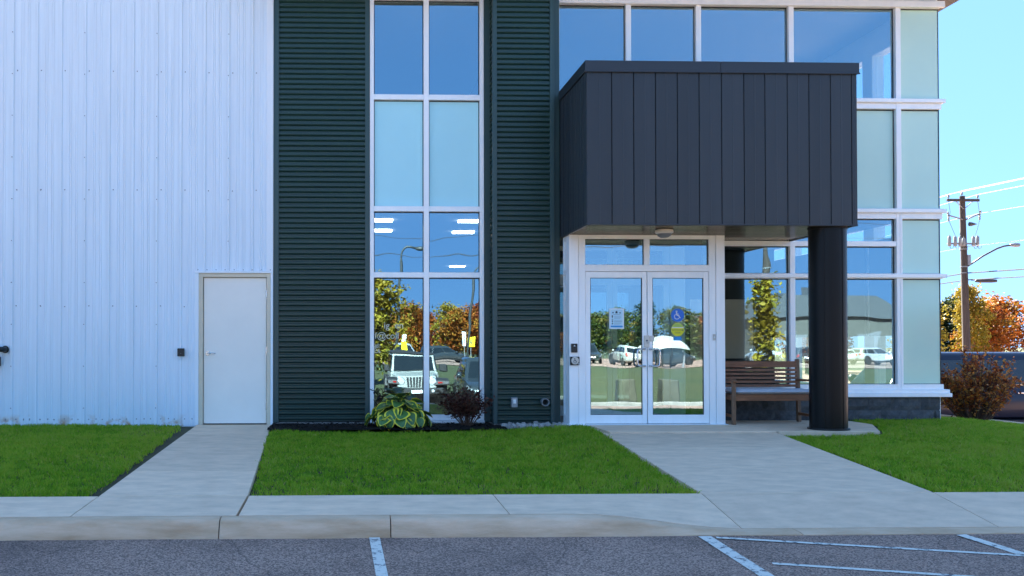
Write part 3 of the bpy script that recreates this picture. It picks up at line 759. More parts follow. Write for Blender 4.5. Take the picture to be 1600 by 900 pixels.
# pale edging strip between the right-hand lawn and the side lot
EDG = tag(link('edging', None, None, (0,0,0)), kind='structure')
pts = [(9.2, 2.55), (9.9, 2.05), (10.6, 1.35), (11.4, .55), (12.6, -.45), (14.0, -1.4), (16.5, -2.6)]
for (xa, ya), (xb, yb) in zip(pts[:-1], pts[1:]):
    d = Vector((xb-xa, yb-ya)).normalized(); nx, ny = -d.y*.16, d.x*.16
    za, zb = gz(xa, ya)-.045*max(0, ya)+.10, gz(xb, yb)-.045*max(0, yb)+.10
    e = .004
    q = [(xa+d.x*e, ya+d.y*e, za), (xb-d.x*e, yb-d.y*e, zb), (xb-d.x*e+nx, yb-d.y*e+ny, zb), (xa+d.x*e+nx, ya+d.y*e+ny, za)]
    MB().hexa([(x, y, z-.5) for x, y, z in q], q).build('kerb_stone', MAT['concrete'], EDG, bevel=.01)
bank = tag(MB().add([(17,-7,-.9),(17,.3,-.9),(9.1,3.2,-.9),(9.1,.3,-.9)], [(0,1,2,3)]).build('bank', MAT['soil'], None), kind='structure')

# painted bay lines, 4 mm above the asphalt
def line(p, q, w0, w1=None, name='painted_line'):
    w1 = w1 or w0; m = MB(); n = 12
    d = Vector((q[0]-p[0], q[1]-p[1])).normalized(); nx, ny = -d.y, d.x
    def f(u, v):
        w = (w0+(w1-w0)*u)*(v-.5); x = p[0]+(q[0]-p[0])*u+nx*w; y = p[1]+(q[1]-p[1])*u+ny*w
        return (x, y, lotz(y)+.004)
    m.grid(f, n, 1)
    return m.build(name, MAT['paint'], lot, fix=False)
line((.213, -6.995), (.34, -12.5), .078)
line((2.66, -7.02), (2.90, -12.5), .098)
line((2.735, -7.055), (5.6, -7.80), .045)
line((2.86, -7.70), (4.9, -8.26), .045)
line((2.90, -8.38), (5.2, -9.2), .045)
line((4.60, -7.02), (5.1, -9.6), .085)

# mulch bed, stones
mb = MB().grid(lambda u, v: (-1.07+u*3.3, -1.02+v*1.04, .012+.018*math.sin(u*23)*math.sin(v*7+u*9)*.5+.012*(1-abs(2*v-1)) + .0), 60, 18)
rr = random.Random(11)
for i in range(1500):
    x, y = rr.uniform(-1.06, 2.22), rr.uniform(-1.0, -.02); z = .024+rr.uniform(-.004, .012)
    a = rr.uniform(0, 6.28); l, w = rr.uniform(.012, .035), rr.uniform(.004, .010); t = rr.uniform(-.5, .5)*l
    c, s_ = math.cos(a), math.sin(a)
    mb.add([(x-c*l-s_*w, y-s_*l+c*w, z-t), (x+c*l-s_*w, y+s_*l+c*w, z+t), (x+c*l+s_*w, y+s_*l-c*w, z+t+.003), (x-c*l+s_*w, y-s_*l-c*w, z-t+.003)], [(0,1,2,3)])
tag(mb.build('mulch', MAT['mulch'], None, fix=False), kind='stuff')
SB = tag(MB().grid(lambda u, v: (2.2+u*.93, -.98+v*.66, .004+.01*math.sin(u*9)), 8, 4).build('stone_bed', MAT['soil'], None, fix=False), kind='structure')
protos = []
for k in range(4):
    bm = bmesh.new(); bmesh.ops.create_icosphere(bm, subdivisions=1, radius=1)
    for v in bm.verts: v.co *= rr.uniform(.72, 1.15)
    me = bpy.data.meshes.new('stone'); bm.to_mesh(me); bm.free(); me.materials.append(MAT['stone']); protos.append(me)
cnt = 0
for i in range(10):
    for j in range(4):
        x = 2.26+i*.088+rr.uniform(-.025, .025); y = -.92+j*.135+rr.uniform(-.03, .03)
        s_ = rr.uniform(.034, .058)
        link('stone', rr.choice(protos), SB, (x, y, .012+s_*.35), (rr.uniform(0, 6), rr.uniform(0, 6), rr.uniform(0, 6)), (s_*1.2, s_, s_*.75))

# ------------------------------------------------------------------ grass
def inside(poly, X, Y):
    r = np.zeros(len(X), bool); n = len(poly)
    for i in range(n):
        x1, y1 = poly[i]; x2, y2 = poly[(i+1) % n]
        c = ((y1 > Y) != (y2 > Y)) & (X < (x2-x1)*(Y-y1)/((y2-y1) + 1e-12)+x1)
        r ^= c
    return r
MAT['blade'] = leafmat('grass_blade', [(.09,.19,.014), (.16,.33,.018), (.25,.45,.024), (.38,.50,.036), (.55,.44,.14)], .5, .55)
vgz = np.vectorize(gz)
def patch_noise(X, Y, s, seed):
    r = np.random.default_rng(seed); out = np.zeros(len(X))
    for k in range(7):
        a = r.uniform(0, 2*np.pi); f = s*r.uniform(.5, 1.8); ph = r.uniform(0, 6.28)
        out += np.sin((X*np.cos(a)+Y*np.sin(a))*f+ph)
    return out/7
def grass(name, polys, dens, zadd=lambda x, y: 0, seed=1, zscale=1.0):
    r = np.random.default_rng(seed)
    XS_, YS_, TH_, TA_ = [], [], [], []
    for poly in polys:
        p = np.array(poly); a = p.min(0); b = p.max(0); n = int(dens*(b[0]-a[0])*(b[1]-a[1]))
        X = r.uniform(a[0], b[0], n); Y = r.uniform(a[1], b[1], n)
        # gather into tufts
        wx = .045*np.sin(Y*17+3*np.sin(X*6))+.05*np.sin(X*5+Y*3); wy = .045*np.sin(X*19+3*np.sin(Y*7))+.04*np.sin(Y*4-X*6); tx = np.round((X+wx)/.105)*.105; ty = np.round((Y+wy)/.105)*.105; TH = np.sin(tx*733.1+ty*419.7)*43758.5; TH -= np.floor(TH); TA = np.sin(tx*127.1+ty*269.5)*24634.6; TA -= np.floor(TA)
        hx = np.sin(tx*917.3+ty*311.7)*.035; hy = np.sin(tx*523.1-ty*713.9)*.035
        k = r.uniform(0, 1, n)**2*.55
        X = X*(1-k)+(tx-wx+hx)*k; Y = Y*(1-k)+(ty-wy+hy)*k
        ok = inside(poly, X+.015*np.sin(Y*9)+r.normal(0, .014, n), Y+.012*np.sin(X*7)+r.normal(0, .014, n)); XS_.append(X[ok]); YS_.append(Y[ok]); TH_.append(TH[ok]); TA_.append(TA[ok])
    X = np.concatenate(XS_); Y = np.concatenate(YS_); TH = np.concatenate(TH_); TA = np.concatenate(TA_); n = len(X)
    thin = patch_noise(X, Y, 2.2, seed+5)
    keep = r.uniform(0, 1, n) > np.clip((thin-.25)*.9, 0, .5); X, Y, thin, TH, TA = X[keep], Y[keep], thin[keep], TH[keep], TA[keep]; n = len(X)
    Z = vgz(X, Y)-.022+np.array([zadd(a, b) for a, b in zip(X, Y)])
    pn = patch_noise(X, Y, 1.1, seed+9); pf = patch_noise(X, Y, 7, seed+11)
    h = r.uniform(.040, .066, n)*(.78+.45*TH**2+.25*pn+.25*pf)*zscale; w = r.uniform(.0030, .0062, n)
    az = r.uniform(0, 2*np.pi, n); bend = r.uniform(.15, 1.15, n)*h; ba = np.where(r.uniform(0, 1, n) < .5, TA*2*np.pi+r.normal(0, .7, n), r.uniform(0, 2*np.pi, n))
    dx, dy = np.cos(az)*w, np.sin(az)*w; bx, by = np.cos(ba)*bend, np.sin(ba)*bend
    hz = h*r.uniform(.75, 1.0, n)
    V = np.zeros((n, 5, 3))
    V[:,0] = np.stack([X-dx, Y-dy, Z], 1); V[:,1] = np.stack([X+dx, Y+dy, Z], 1)
    V[:,2] = np.stack([X+bx*.35+dx*.75, Y+by*.35+dy*.75, Z+hz*.62], 1); V[:,3] = np.stack([X+bx*.35-dx*.75, Y+by*.35-dy*.75, Z+hz*.62], 1)
    V[:,4] = np.stack([X+bx, Y+by, Z+hz*(1-.25*(bend/h)**2*.6)], 1)
    base = np.arange(n)*5
    idx = np.stack([base, base+1, base+2, base+3, base+3, base+2, base+4], 1).ravel()
    me = bpy.data.meshes.new(name)
    me.vertices.add(n*5); me.vertices.foreach_set('co', V.ravel())
    me.loops.add(len(idx)); me.loops.foreach_set('vertex_index', idx.astype(np.int32))
    me.polygons.add(n*2)
    st = (np.arange(n)*7)[:,None]+np.array([0,4]); me.polygons.foreach_set('loop_start', st.ravel().astype(np.int32))
    tone = np.clip(.42+.26*patch_noise(X, Y, .55, seed+21)+.18*pn+.10*pf+.42*(TH-.40)+.30*np.maximum(0, thin-.2)+r.normal(0, .15, n), 0, .80)
    dry = r.uniform(0, 1, n) < .04+.12*np.maximum(0, patch_noise(X, Y, 1.6, seed+31))+.12*np.maximum(0, thin); tone[dry] = r.uniform(.8, 1, dry.sum())
    at = me.attributes.new('tone', 'FLOAT', 'POINT'); at.data.foreach_set('value', np.repeat(tone, 5).astype(np.float32))
    me.materials.append(MAT['blade']); me.update(calc_edges=True); me.validate()
    return tag(link(name, me), kind='stuff')
DENS = 3600
grass('lawn_grass', [[(-7.4,-5.99),(-2.17,-5.99),(-2.31,-.6),(-2.42,-.04),(-7.4,-.04)]], DENS, seed=1)
grass('lawn_grass', [[(-.78,-5.99),(3.00,-5.99),(3.20,-3.6),(3.37,-1.05),(3.36,-.84),(3.10,-.86),(2.2,-1.0),(-1.0,-1.03),(-1.02,-1.4)]], DENS, seed=2)
grass('lawn_grass', [[(5.08,-5.99),(11.5,-5.99),(13.0,-1.2),(11.35,.45),(10.4,1.35),(9.75,1.95),(9.06,2.3),(9.06,-.05),(7.5,-.05),(7.5,-.8),(7.0,-1.86),(5.66,-1.86)]], DENS, zadd=lambda x, y: -.04*max(0, y), seed=3, zscale=1.1)

# ------------------------------------------------------------------ small fittings on the walls
t = tag(MB().box(-2.452, -2.352, -.075, -.028, 1.003, 1.120).build('card_reader', MAT['black'], None, bevel=.006), 'small black card reader on the white siding left of the service door', 'card reader')
MB().box(-2.408, -2.396, -.0775, -.0755, 1.045, 1.051).build('indicator', MAT['galv'], t)
# black pipe elbow at the left edge
t = thing('pipe', 'black pipe elbow sticking out of the white siding beside a dark stub', 'pipe', (-4.96, -.03, 1.10))
MB().tube([(-4.945, -.005, 1.105), (-4.945, -.10, 1.105), (-4.955, -.135, 1.105), (-4.985, -.150, 1.108), (-5.20, -.150, 1.112), (-5.6, -.150, 1.12)], .040, 14).build('elbow', MAT['black'], t, smooth=50)
MB().lathe([(.055, -.004), (.055, .0)], (-4.945, -.028, 1.105), 16, 'y').build('flange', MAT['black'], t)
t = tag(MB().box(-5.08, -5.005, -.09, -.028, .86, 1.0).build('junction_box', MAT['black'], None, bevel=.006), 'dark junction box on white siding below the black pipe', 'junction box')
MB().box(-5.075, -5.01, -.094, -.0905, .865, .995).build('cover_plate', MAT['black'], t)
# outlet box and pipe vent on the right-hand green wall
t = tag(MB().box(2.388, 2.478, -.385, -.318, .268, .412).build('outlet_box', MAT['greybox'], None, bevel=.006), 'grey outlet box with white cover low on the green ribbed wall', 'outlet')
MB().box(2.412, 2.452, -.391, -.3855, .325, .385).build('outlet_cover', MAT['signwhite'], t, bevel=.003)
t = thing('vent_pipe', 'short open grey pipe end low on the green ribbed wall', 'pipe', (2.86, -.32, .345))
MB().lathe([(.050, 0), (.050, -.11), (.057, -.112), (.057, -.15), (.043, -.15), (.040, -.02), (.0, -.019)], (2.865, -.315, .348), 24, 'y', cap=False).build('pipe_sleeve', MAT['galv'], t, smooth=40)
MB().lathe([(.0, -.03), (.042, -.03)], (2.865, -.315, .348), 24, 'y', cap=False).build('pipe_bore', MAT['dark'], t)
# reader and push plate on the vestibule post
t = tag(MB().box(3.176, 3.262, -.735, -.699, 1.062, 1.188).build('card_reader', MAT['black'], None, bevel=.006), 'black card reader on the white entrance post above the round push plate', 'card reader')
MB().add([(3.205, -.7365, 1.15), (3.232, -.7365, 1.15), (3.219, -.7365, 1.170)], [(0,1,2)]).build('indicator', MAT['signwhite'], t)
t = tag(MB().box(3.160, 3.290, -.740, -.699, .885, 1.005).build('push_plate', MAT['black'], None, bevel=.006), 'black door opener box with round accessibility push plate on entrance post', 'push plate')
pp = MB().lathe([(.0, -.008), (.050, -.008), (.054, -.004), (.054, .0)], (3.224, -.741, .948), 28, 'y').build('round_button', MAT['cream'], t, smooth=40)
def wheelchair(mat, parent, cx, cz, y, s, name='access_symbol'):
    m = MB()
    def bar(p, q, w=.05):
        d = Vector((q[0]-p[0], q[1]-p[1])); d.normalize(); n = Vector((-d.y, d.x))*w
        c = [(p[0]+n.x, p[1]+n.y), (q[0]+n.x, q[1]+n.y), (q[0]-n.x, q[1]-n.y), (p[0]-n.x, p[1]-n.y)]
        m.add([(cx+a*s, y, cz+b*s) for a, b in c] + [(cx+a*s, y+.002, cz+b*s) for a, b in c], [(0,1,2,3),(7,6,5,4),(0,4,5,1),(1,5,6,2),(2,6,7,3),(3,7,4,0)])
    k = 10
    for i in range(k):
        a = 2*math.pi*i/k; b = 2*math.pi*(i+1)/k
        bar((-.08+.10*math.cos(a), .62+.10*math.sin(a)), (-.08+.10*math.cos(b), .62+.10*math.sin(b)), .06)
    bar((-.08, .48), (-.02, .02), .08); bar((-.05, .25), (.26, .22), .055); bar((-.02, .02), (.28, 0), .08); bar((.28, .02), (.42, -.38), .07); bar((.42, -.38), (.56, -.32), .06)
    for i in range(12):
        a = R(110+i*18); b = R(110+(i+1)*18)
        bar((-.02+.40*math.cos(a), -.18+.40*math.sin(a)), (-.02+.40*math.cos(b), -.18+.40*math.sin(b)), .05)
    return m.build(name, MAT[mat], parent)
wheelchair('ink', t, 3.222, .945, -.752, .050)
MB().lathe([(.0, -.003), (.008, -.003), (.008, 0)], (3.278, -.741, .902), 10, 'y').build('indicator', MAT['signwhite'], t)
t = tag(MB().box(5.206, 5.240, -.706, -.678, 1.235, 1.322).build('door_sensor', MAT['cream'], None, bevel=.004), 'slim cream switch on the white frame right of the entrance doors', 'switch')
MB().box(5.214, 5.232, -.709, -.7065, 1.27, 1.29).build('switch_button', MAT['signwhite'], t)
# round fixture under the canopy
t = thing('ceiling_fixture', 'round pale fixture mounted under the charcoal canopy above the doors', 'light fixture', (4.29, -1.35, 2.735))
MB().lathe([(.06, 0), (.085, -.012), (.118, -.020), (.122, -.055), (.10, -.072)], (4.29, -1.35, 2.737), 32).build('housing', MAT['cream'], t, smooth=40)
MB().lathe([(.098, -.0725), (.085, -.10), (.05, -.12), (.0, -.125)], (4.29, -1.35, 2.737), 28, cap=False).build('lens', MAT['galv'], t, smooth=40)
# notices stuck on the doors (inside face proud of the glass)
yg = -.652
t = tag(MB().box(3.735, 3.944, yg-.004, yg-.0012, 1.396, 1.688).build('door_notice', MAT['paperedge'], None), 'pale blue paper notice with blue bottom bar taped to the left door', 'notice')
MB().box(3.753, 3.926, yg-.006, yg-.0045, 1.415, 1.672).build('notice_panel', MAT['paper'], t)
m = MB().box(3.753, 3.926, yg-.008, yg-.0065, 1.420, 1.442); m.build('blue_bar', MAT['bluebar'], t)
m = MB()
for x0, x1, z0, z1 in ((3.826,3.850,1.625,1.650),(3.820,3.856,1.618,1.628),(3.778,3.796,1.618,1.636),(3.880,3.898,1.616,1.632),(3.770,3.786,1.565,1.590),(3.774,3.782,1.548,1.565),(3.770,3.788,1.520,1.530),(3.772,3.786,1.495,1.512),(3.772,3.786,1.462,1.482),(3.806,3.915,1.508,1.511),(3.806,3.915,1.494,1.497),(3.790,3.890,1.598,1.601),(3.806,3.900,1.575,1.577),(3.806,3.905,1.560,1.562),(3.806,3.890,1.545,1.547),(3.806,3.905,1.475,1.477),(3.806,3.880,1.462,1.464)):
    m.box(x0, x1, yg-.0075, yg-.0065, z0, z1)
m.build('printed_lines', MAT['ink'], t)
def disc(name, mat, parent, cx, cz, r, y, y1, z0=-9, z1=9, n=40):
    pts = []
    for i in range(n):
        a = 2*math.pi*i/n; pts.append((cx+r*math.cos(a), y, min(max(cz+r*math.sin(a), z0), z1)))
    return MB().extrude(pts, (0, y1-y, 0)).build(name, MAT[mat], parent)
t = disc('access_sticker', 'blue', None, 4.714, 1.592, .094, yg-.004, yg-.0012); tag(t, 'round blue wheelchair sticker on the right entrance door', 'sticker')
wheelchair('signwhite', t, 4.705, 1.588, yg-.0062, .090)
t = disc('door_sticker', 'stickeryellow', None, 4.714, 1.388, .094, yg-.004, yg-.0012); tag(t, 'round yellow automatic door sticker below the blue wheelchair sticker', 'sticker')
disc('sticker_cap', 'stickerlime', t, 4.714, 1.388, .090, yg-.0052, yg-.0042, 1.420, 9)
MB().box(4.628, 4.800, yg-.0058, yg-.0053, 1.410, 1.421).build('white_band', MAT['signwhite'], t)
text('AUTOMATIC', .027, 'ink', t, (4.708, yg-.0046, 1.372), align='CENTER', extr=.0004)
text('DOOR', .026, 'ink', t, (4.712, yg-.0046, 1.335), align='CENTER', extr=.0004)
MB().add([(4.776, yg-.0046, 1.372), (4.798, yg-.0046, 1.372), (4.787, yg-.0046, 1.392)], [(0,1,2)]).build('arrow', MAT['ink'], t)
t = tag(MB().box(4.658, 4.768, yg-.004, yg-.0012, 1.232, 1.288).build('blue_sticker', MAT['blue'], None), 'small blue rectangular sticker under the yellow round sticker', 'sticker')
MB().box(4.664, 4.762, yg-.005, yg-.0042, 1.238, 1.282).build('sticker_face', MAT['bluebar'], t)

# ------------------------------------------------------------------ bench with cushion
bx0, bx1, by0, by1, bz = 5.44, 6.655, -.80, -.26, .0465
BN = thing('park_bench', 'brown slatted wooden bench with armrests against the window by the black column', 'bench', ((bx0+bx1)/2, (by0+by1)/2, bz))
for x in (bx0, bx1-.05):
    MB().box(x, x+.05, by0, by0+.05, bz, bz+.62).build('front_leg', MAT['wood_leg'], BN, bevel=.004)
    MB().hexa([(x,by1-.06,bz),(x+.05,by1-.06,bz),(x+.05,by1,bz),(x,by1,bz)], [(x,by1-.005,bz+.915),(x+.05,by1-.005,bz+.915),(x+.05,by1+.045,bz+.915),(x,by1+.045,bz+.915)]).build('back_leg', MAT['wood_leg'], BN, bevel=.004)
    MB().box(x+.008, x+.042, by0+.05, by1-.05, bz+.10, bz+.14).build('side_stretcher', MAT['wood'], BN, bevel=.003)
    MB().box(x+.006, x+.044, by0+.05, by1-.03, bz+.34, bz+.41).build('side_rail', MAT['wood'], BN, bevel=.003)
    pr = [(by0-.03, .615), (by0+.02, .640), (by0+.16, .634), (by0+.34, .628), (by1-.01, .632), (by1-.01, .600), (by0+.34, .596), (by0+.16, .602), (by0+.05, .610), (by0-.02, .590)]
    MB().extrude([(x-.008, u, bz+v) for u, v in pr], (.066, 0, 0)).build('armrest', MAT['wood'], BN, bevel=.004)
MB().box(bx0+.05, bx1-.05, by0+.006, by0+.034, bz+.335, bz+.405).build('front_rail', MAT['wood'], BN, bevel=.004)
MB().box(bx0+.05, bx1-.05, by1-.05, by1-.02, bz+.335, bz+.405).build('back_rail', MAT['wood'], BN, bevel=.004)
for k in range(6):
    y = by0+.005+k*.078
    MB().box(bx0+.05, bx1-.05, y, y+.066, bz+.405, bz+.424).build('seat_slat', MAT['wood'], BN, bevel=.003)
def backy(z): return by1-.045 + .05*(z-.42)/.5
for k, (z0, z1) in enumerate(((.445,.478),(.510,.546),(.567,.603),(.624,.660),(.681,.717),(.738,.774),(.795,.885))):
    y = backy((z0+z1)/2)
    MB().hexa([(bx0+.05,y-.012,bz+z0),(bx1-.05,y-.012,bz+z0),(bx1-.05,y+.012,bz+z0),(bx0+.05,y+.012,bz+z0)], [(bx0+.05,y-.006,bz+z1),(bx1-.05,y-.006,bz+z1),(bx1-.05,y+.018,bz+z1),(bx0+.05,y+.018,bz+z1)]).build('top_rail' if z0 > .79 else 'back_slat', MAT['wood'], BN, bevel=.003)
cu = MB(); nx, ny = 24, 10
def cush(u, v, top):
    x = bx0+.045+u*(bx1-bx0-.09); y = by0-.005+v*.47
    e = min(1, min(u, 1-u)*26)**.5 * min(1, min(v, 1-v)*11)**.5
    return (x, y, bz+.460 + (.036*e if top else -.034*e) + (.004*math.sin(u*17)*math.sin(v*6) if top else 0))
cu.grid(lambda u, v: cush(u, v, True), nx, ny); cu.grid(lambda u, v: cush(1-u, v, False), nx, ny)
tag(cu.build('bench_cushion', MAT['cushion'], None, smooth=True), 'long pale grey seat cushion lying on the brown bench', 'cushion')

# ------------------------------------------------------------------ plants
def leafcloud(name, P, size, mat, parent, normal_up=.3, aspect=1.9, seed=1, tone=None, fold=.25):
    """many small folded leaf faces at points P"""
    r = np.random.default_rng(seed); n = len(P); P = np.asarray(P)
    N_ = r.normal(0, 1, (n, 3)); N_[:,2] = np.abs(N_[:,2])+normal_up; N_ /= np.linalg.norm(N_, axis=1)[:,None]
    T = r.normal(0, 1, (n, 3)); T -= N_*(T*N_).sum(1)[:,None]; T /= np.linalg.norm(T, axis=1)[:,None]
    B = np.cross(N_, T); s = (size*r.uniform(.6, 1.3, n))[:,None]; w = s/aspect
    V = np.zeros((n, 6, 3))
    V[:,0] = P-T*s; V[:,1] = P-T*s*.15+B*w*.8+N_*w*fold; V[:,2] = P+T*s*.45+B*w*.6+N_*w*fold
    V[:,3] = P+T*s; V[:,4] = P+T*s*.45-B*w*.6+N_*w*fold; V[:,5] = P-T*s*.15-B*w*.8+N_*w*fold
    b = np.arange(n)*6
    idx = np.stack([b, b+1, b+2, b+3, b, b+3, b+4, b+5], 1).ravel()
    me = bpy.data.meshes.new(name); off = worldpos(parent)
    me.vertices.add(n*6); me.vertices.foreach_set('co', (V-np.array(off)).ravel())
    me.loops.add(len(idx)); me.loops.foreach_set('vertex_index', idx.astype(np.int32)); me.polygons.add(n*2)
    me.polygons.foreach_set('loop_start', (np.arange(n*2)*4).astype(np.int32))
    tn = r.uniform(0, 1, n) if tone is None else np.clip(tone, 0, 1)
    at = me.attributes.new('tone', 'FLOAT', 'POINT'); at.data.foreach_set('value', np.repeat(tn, 6).astype(np.float32))
    me.materials.append(mat); me.update(calc_edges=True); me.validate()
    return link(name, me, parent)

# hosta: separate broad leaves, green with a yellow margin
MAT['hosta'] = M('hosta_leaf_green', (.075,.170,.040), .42, 0, .5, var=.25, vscale=9, stretch=(1,1,1), rand=.2)
MAT['hosta_edge'] = M('hosta_leaf_margin', (.74,.60,.04), .45, 0, .4, var=.15, vscale=8, rand=.15)
MAT['hosta_yellow'] = M('hosta_leaf_fading', (.42,.36,.06), .5, var=.2, vscale=8, rand=.15)
def hosta_mesh(seed, curl):
    r = random.Random(seed); m = MB(); nu, nv = 8, 10
    def wv(v): return (math.sin(math.pi*min(1, v)**.72))**.80 * .5
    W_ = 1.12
    def pt(u, v):
        s = (u-.5)*2; w = wv(v)*W_
        x = s*w; y = v
        z = .10*abs(s)**1.5*w*2 - curl*v*v*.75 + .012*math.sin(abs(s)*9+v*3) + .015*math.sin(v*14+s*6)*abs(s)
        return (x, y, z)
    vs = [pt(i/nu, j/nv) for j in range(nv+1) for i in range(nu+1)]; fs = []; mi = []
    for j in range(nv):
        for i in range(nu):
            fs.append((j*(nu+1)+i, j*(nu+1)+i+1, (j+1)*(nu+1)+i+1, (j+1)*(nu+1)+i)); mi.append(1 if i in (0, nu-1) or j == nv-1 else 0)
    m.v = vs; m.f = fs; m.m = mi
    return m.mesh('leaf', [MAT['hosta'], MAT['hosta_edge']], True, fix=False)
hm = [hosta_mesh(k, c) for k, c in enumerate((.35, .6, .9, .5))]
HO = thing('hosta', 'hosta with broad green leaves edged in yellow below the tall window', 'plant', (.755, -.56, .03))
rr = random.Random(21); petm = MB(); k = 0
for ring, (n, rad, zh, tilt, sz) in enumerate(((9, .06, .37, 35, .16), (15, .16, .31, 0, .18), (20, .27, .22, -28, .185), (22, .37, .13, -45, .175))):
    for i in range(n):
        a = 2*math.pi*(i+rr.uniform(-.3, .3))/n + ring*.4
        ca, sa = math.cos(a), math.sin(a)
        q = rr.uniform(.85, 1.15)
        bx_, by_, bz_ = ca*rad*q, sa*rad*q*.80, zh*rr.uniform(.82, 1.18)
        if by_ > .40: by_ = .40
        s_ = sz*rr.uniform(.8, 1.15)
        o = link('leaf', hm[rr.randrange(4)], HO, (bx_, by_, bz_), (R(tilt+rr.uniform(-18, 18)), R(rr.uniform(-28, 28)), a-math.pi/2+rr.uniform(-.3, .3)), (s_*rr.uniform(.95, 1.15), s_*1.08, s_))
        petm.tube([(.755+ca*.02, -.56+sa*.02, .03), (.755+bx_*.5, -.56+by_*.5, .03+bz_*.75), (.755+bx_, -.56+by_, .03+bz_)], [.006, .005, .003], 5)
MAT['petiole'] = M('hosta_stalk', (.10,.16,.03), .5)
tag(petm.build('stalk', MAT['petiole'], HO), kind='stuff')
# dark leafy stems behind the hosta
HB = thing('dark_plant', 'low dark leafy plant behind the hosta at the window foot', 'plant', (.62, -.22, .03))
pts = []; sm = MB()
for i in range(16):
    a = rr.uniform(0, 6.28); d = rr.uniform(.05, .26); h = rr.uniform(.30, .52)
    tip = (.62+math.cos(a)*d*1.4, -.20+math.sin(a)*d*.45, .03+h)
    sm.tube([(.62+math.cos(a)*.03, -.20, .03), ((.62+tip[0])/2, -.20, .03+h*.6), tip], [.004, .003, .002], 4)
    for j in range(12):
        f = rr.uniform(.35, 1); pts.append((.62+(tip[0]-.62)*f+rr.uniform(-.03, .03), -.20+(tip[1]+.20)*f+rr.uniform(-.02, .02), .03+h*f+rr.uniform(-.02, .02)))
tag(sm.build('stem', MAT['stem'], HB), kind='stuff')
MAT['darkleaf'] = leafmat('dark_leaf', [(.012,.014,.010), (.025,.035,.018), (.05,.03,.02)], .15)
tag(leafcloud('foliage', pts, .035, MAT['darkleaf'], HB, .2, 3.0, 4), kind='stuff')

def shrub(name, label, loc, rx, ry, h, nstem, nleaf, lsize, mat, seed, lean=0, spread=1.0, aspect=1.8):
    r = random.Random(seed); t = thing(name, label, 'shrub', loc)
    sm = MB(); P = []
    for i in range(nstem):
        a = r.uniform(0, 6.28); d = math.sqrt(r.uniform(0, 1)); hh = h*(1-.42*d*d)*r.uniform(.75, 1.08)
        tip = Vector((loc[0]+math.cos(a)*d*rx+lean*h*.3, loc[1]+math.sin(a)*d*ry, loc[2]+hh))
        b0 = Vector((loc[0]+math.cos(a)*d*rx*.12, loc[1]+math.sin(a)*d*ry*.12, loc[2]-.03))
        mid = b0.lerp(tip, .5)+Vector((math.cos(a)*d*rx*.12, math.sin(a)*d*ry*.1, h*.06)); q = .0045*h+.002
        pl = [b0, b0.lerp(mid, .5), mid, mid.lerp(tip, .5), tip]
        sm.tube(pl, [q*1.6, q*1.4, q, q*.7, q*.35], 5)
        tw = []
        for j in range(5):
            f = r.uniform(.3, .9); p = b0.lerp(mid, f*2) if f < .5 else mid.lerp(tip, f*2-1)
            e = p+Vector((r.uniform(-1, 1)*.16*rx/.4, r.uniform(-1, 1)*.12*ry/.4, r.uniform(.02, .16)*h)); sm.tube([p, e], [q*.6, q*.25], 4); tw.append((p, e))
        tw += [(b0.lerp(mid, .5), mid), (mid, tip), (mid, tip)]
        for j in range(nleaf//nstem):
            p, e = r.choice(tw); f = r.uniform(.15, 1.05); g = lsize*.7
            P.append(tuple(p.lerp(e, f)+Vector((r.gauss(0, g), r.gauss(0, g), r.gauss(0, g)))))
    tag(sm.build('stem', MAT['stem'], t, fix=False), kind='stuff')
    tag(leafcloud('foliage', P, lsize, mat, t, .3, aspect, seed), kind='stuff')
    return t
MAT['purple'] = leafmat('purple_leaf', [(.028,.008,.009), (.060,.016,.013), (.095,.030,.020), (.14,.055,.035)], .2, .35)
MAT['copper'] = leafmat('copper_leaf', [(.09,.026,.012), (.26,.065,.02), (.48,.14,.026), (.60,.24,.04), (.60,.36,.13)], .45, .4)
shrub('purple_shrub', 'low dark purple leaved shrub by the window right of the hosta', (1.74, -.50, .02), .40, .30, .56, 34, 1500, .026, MAT['purple'], 5)
shrub('copper_shrub', 'copper brown shrub at the right corner of the block base wall', (10.44, 1.45, -.22), .70, .5, 1.34, 70, 3600, .036, MAT['copper'], 8, lean=.15)

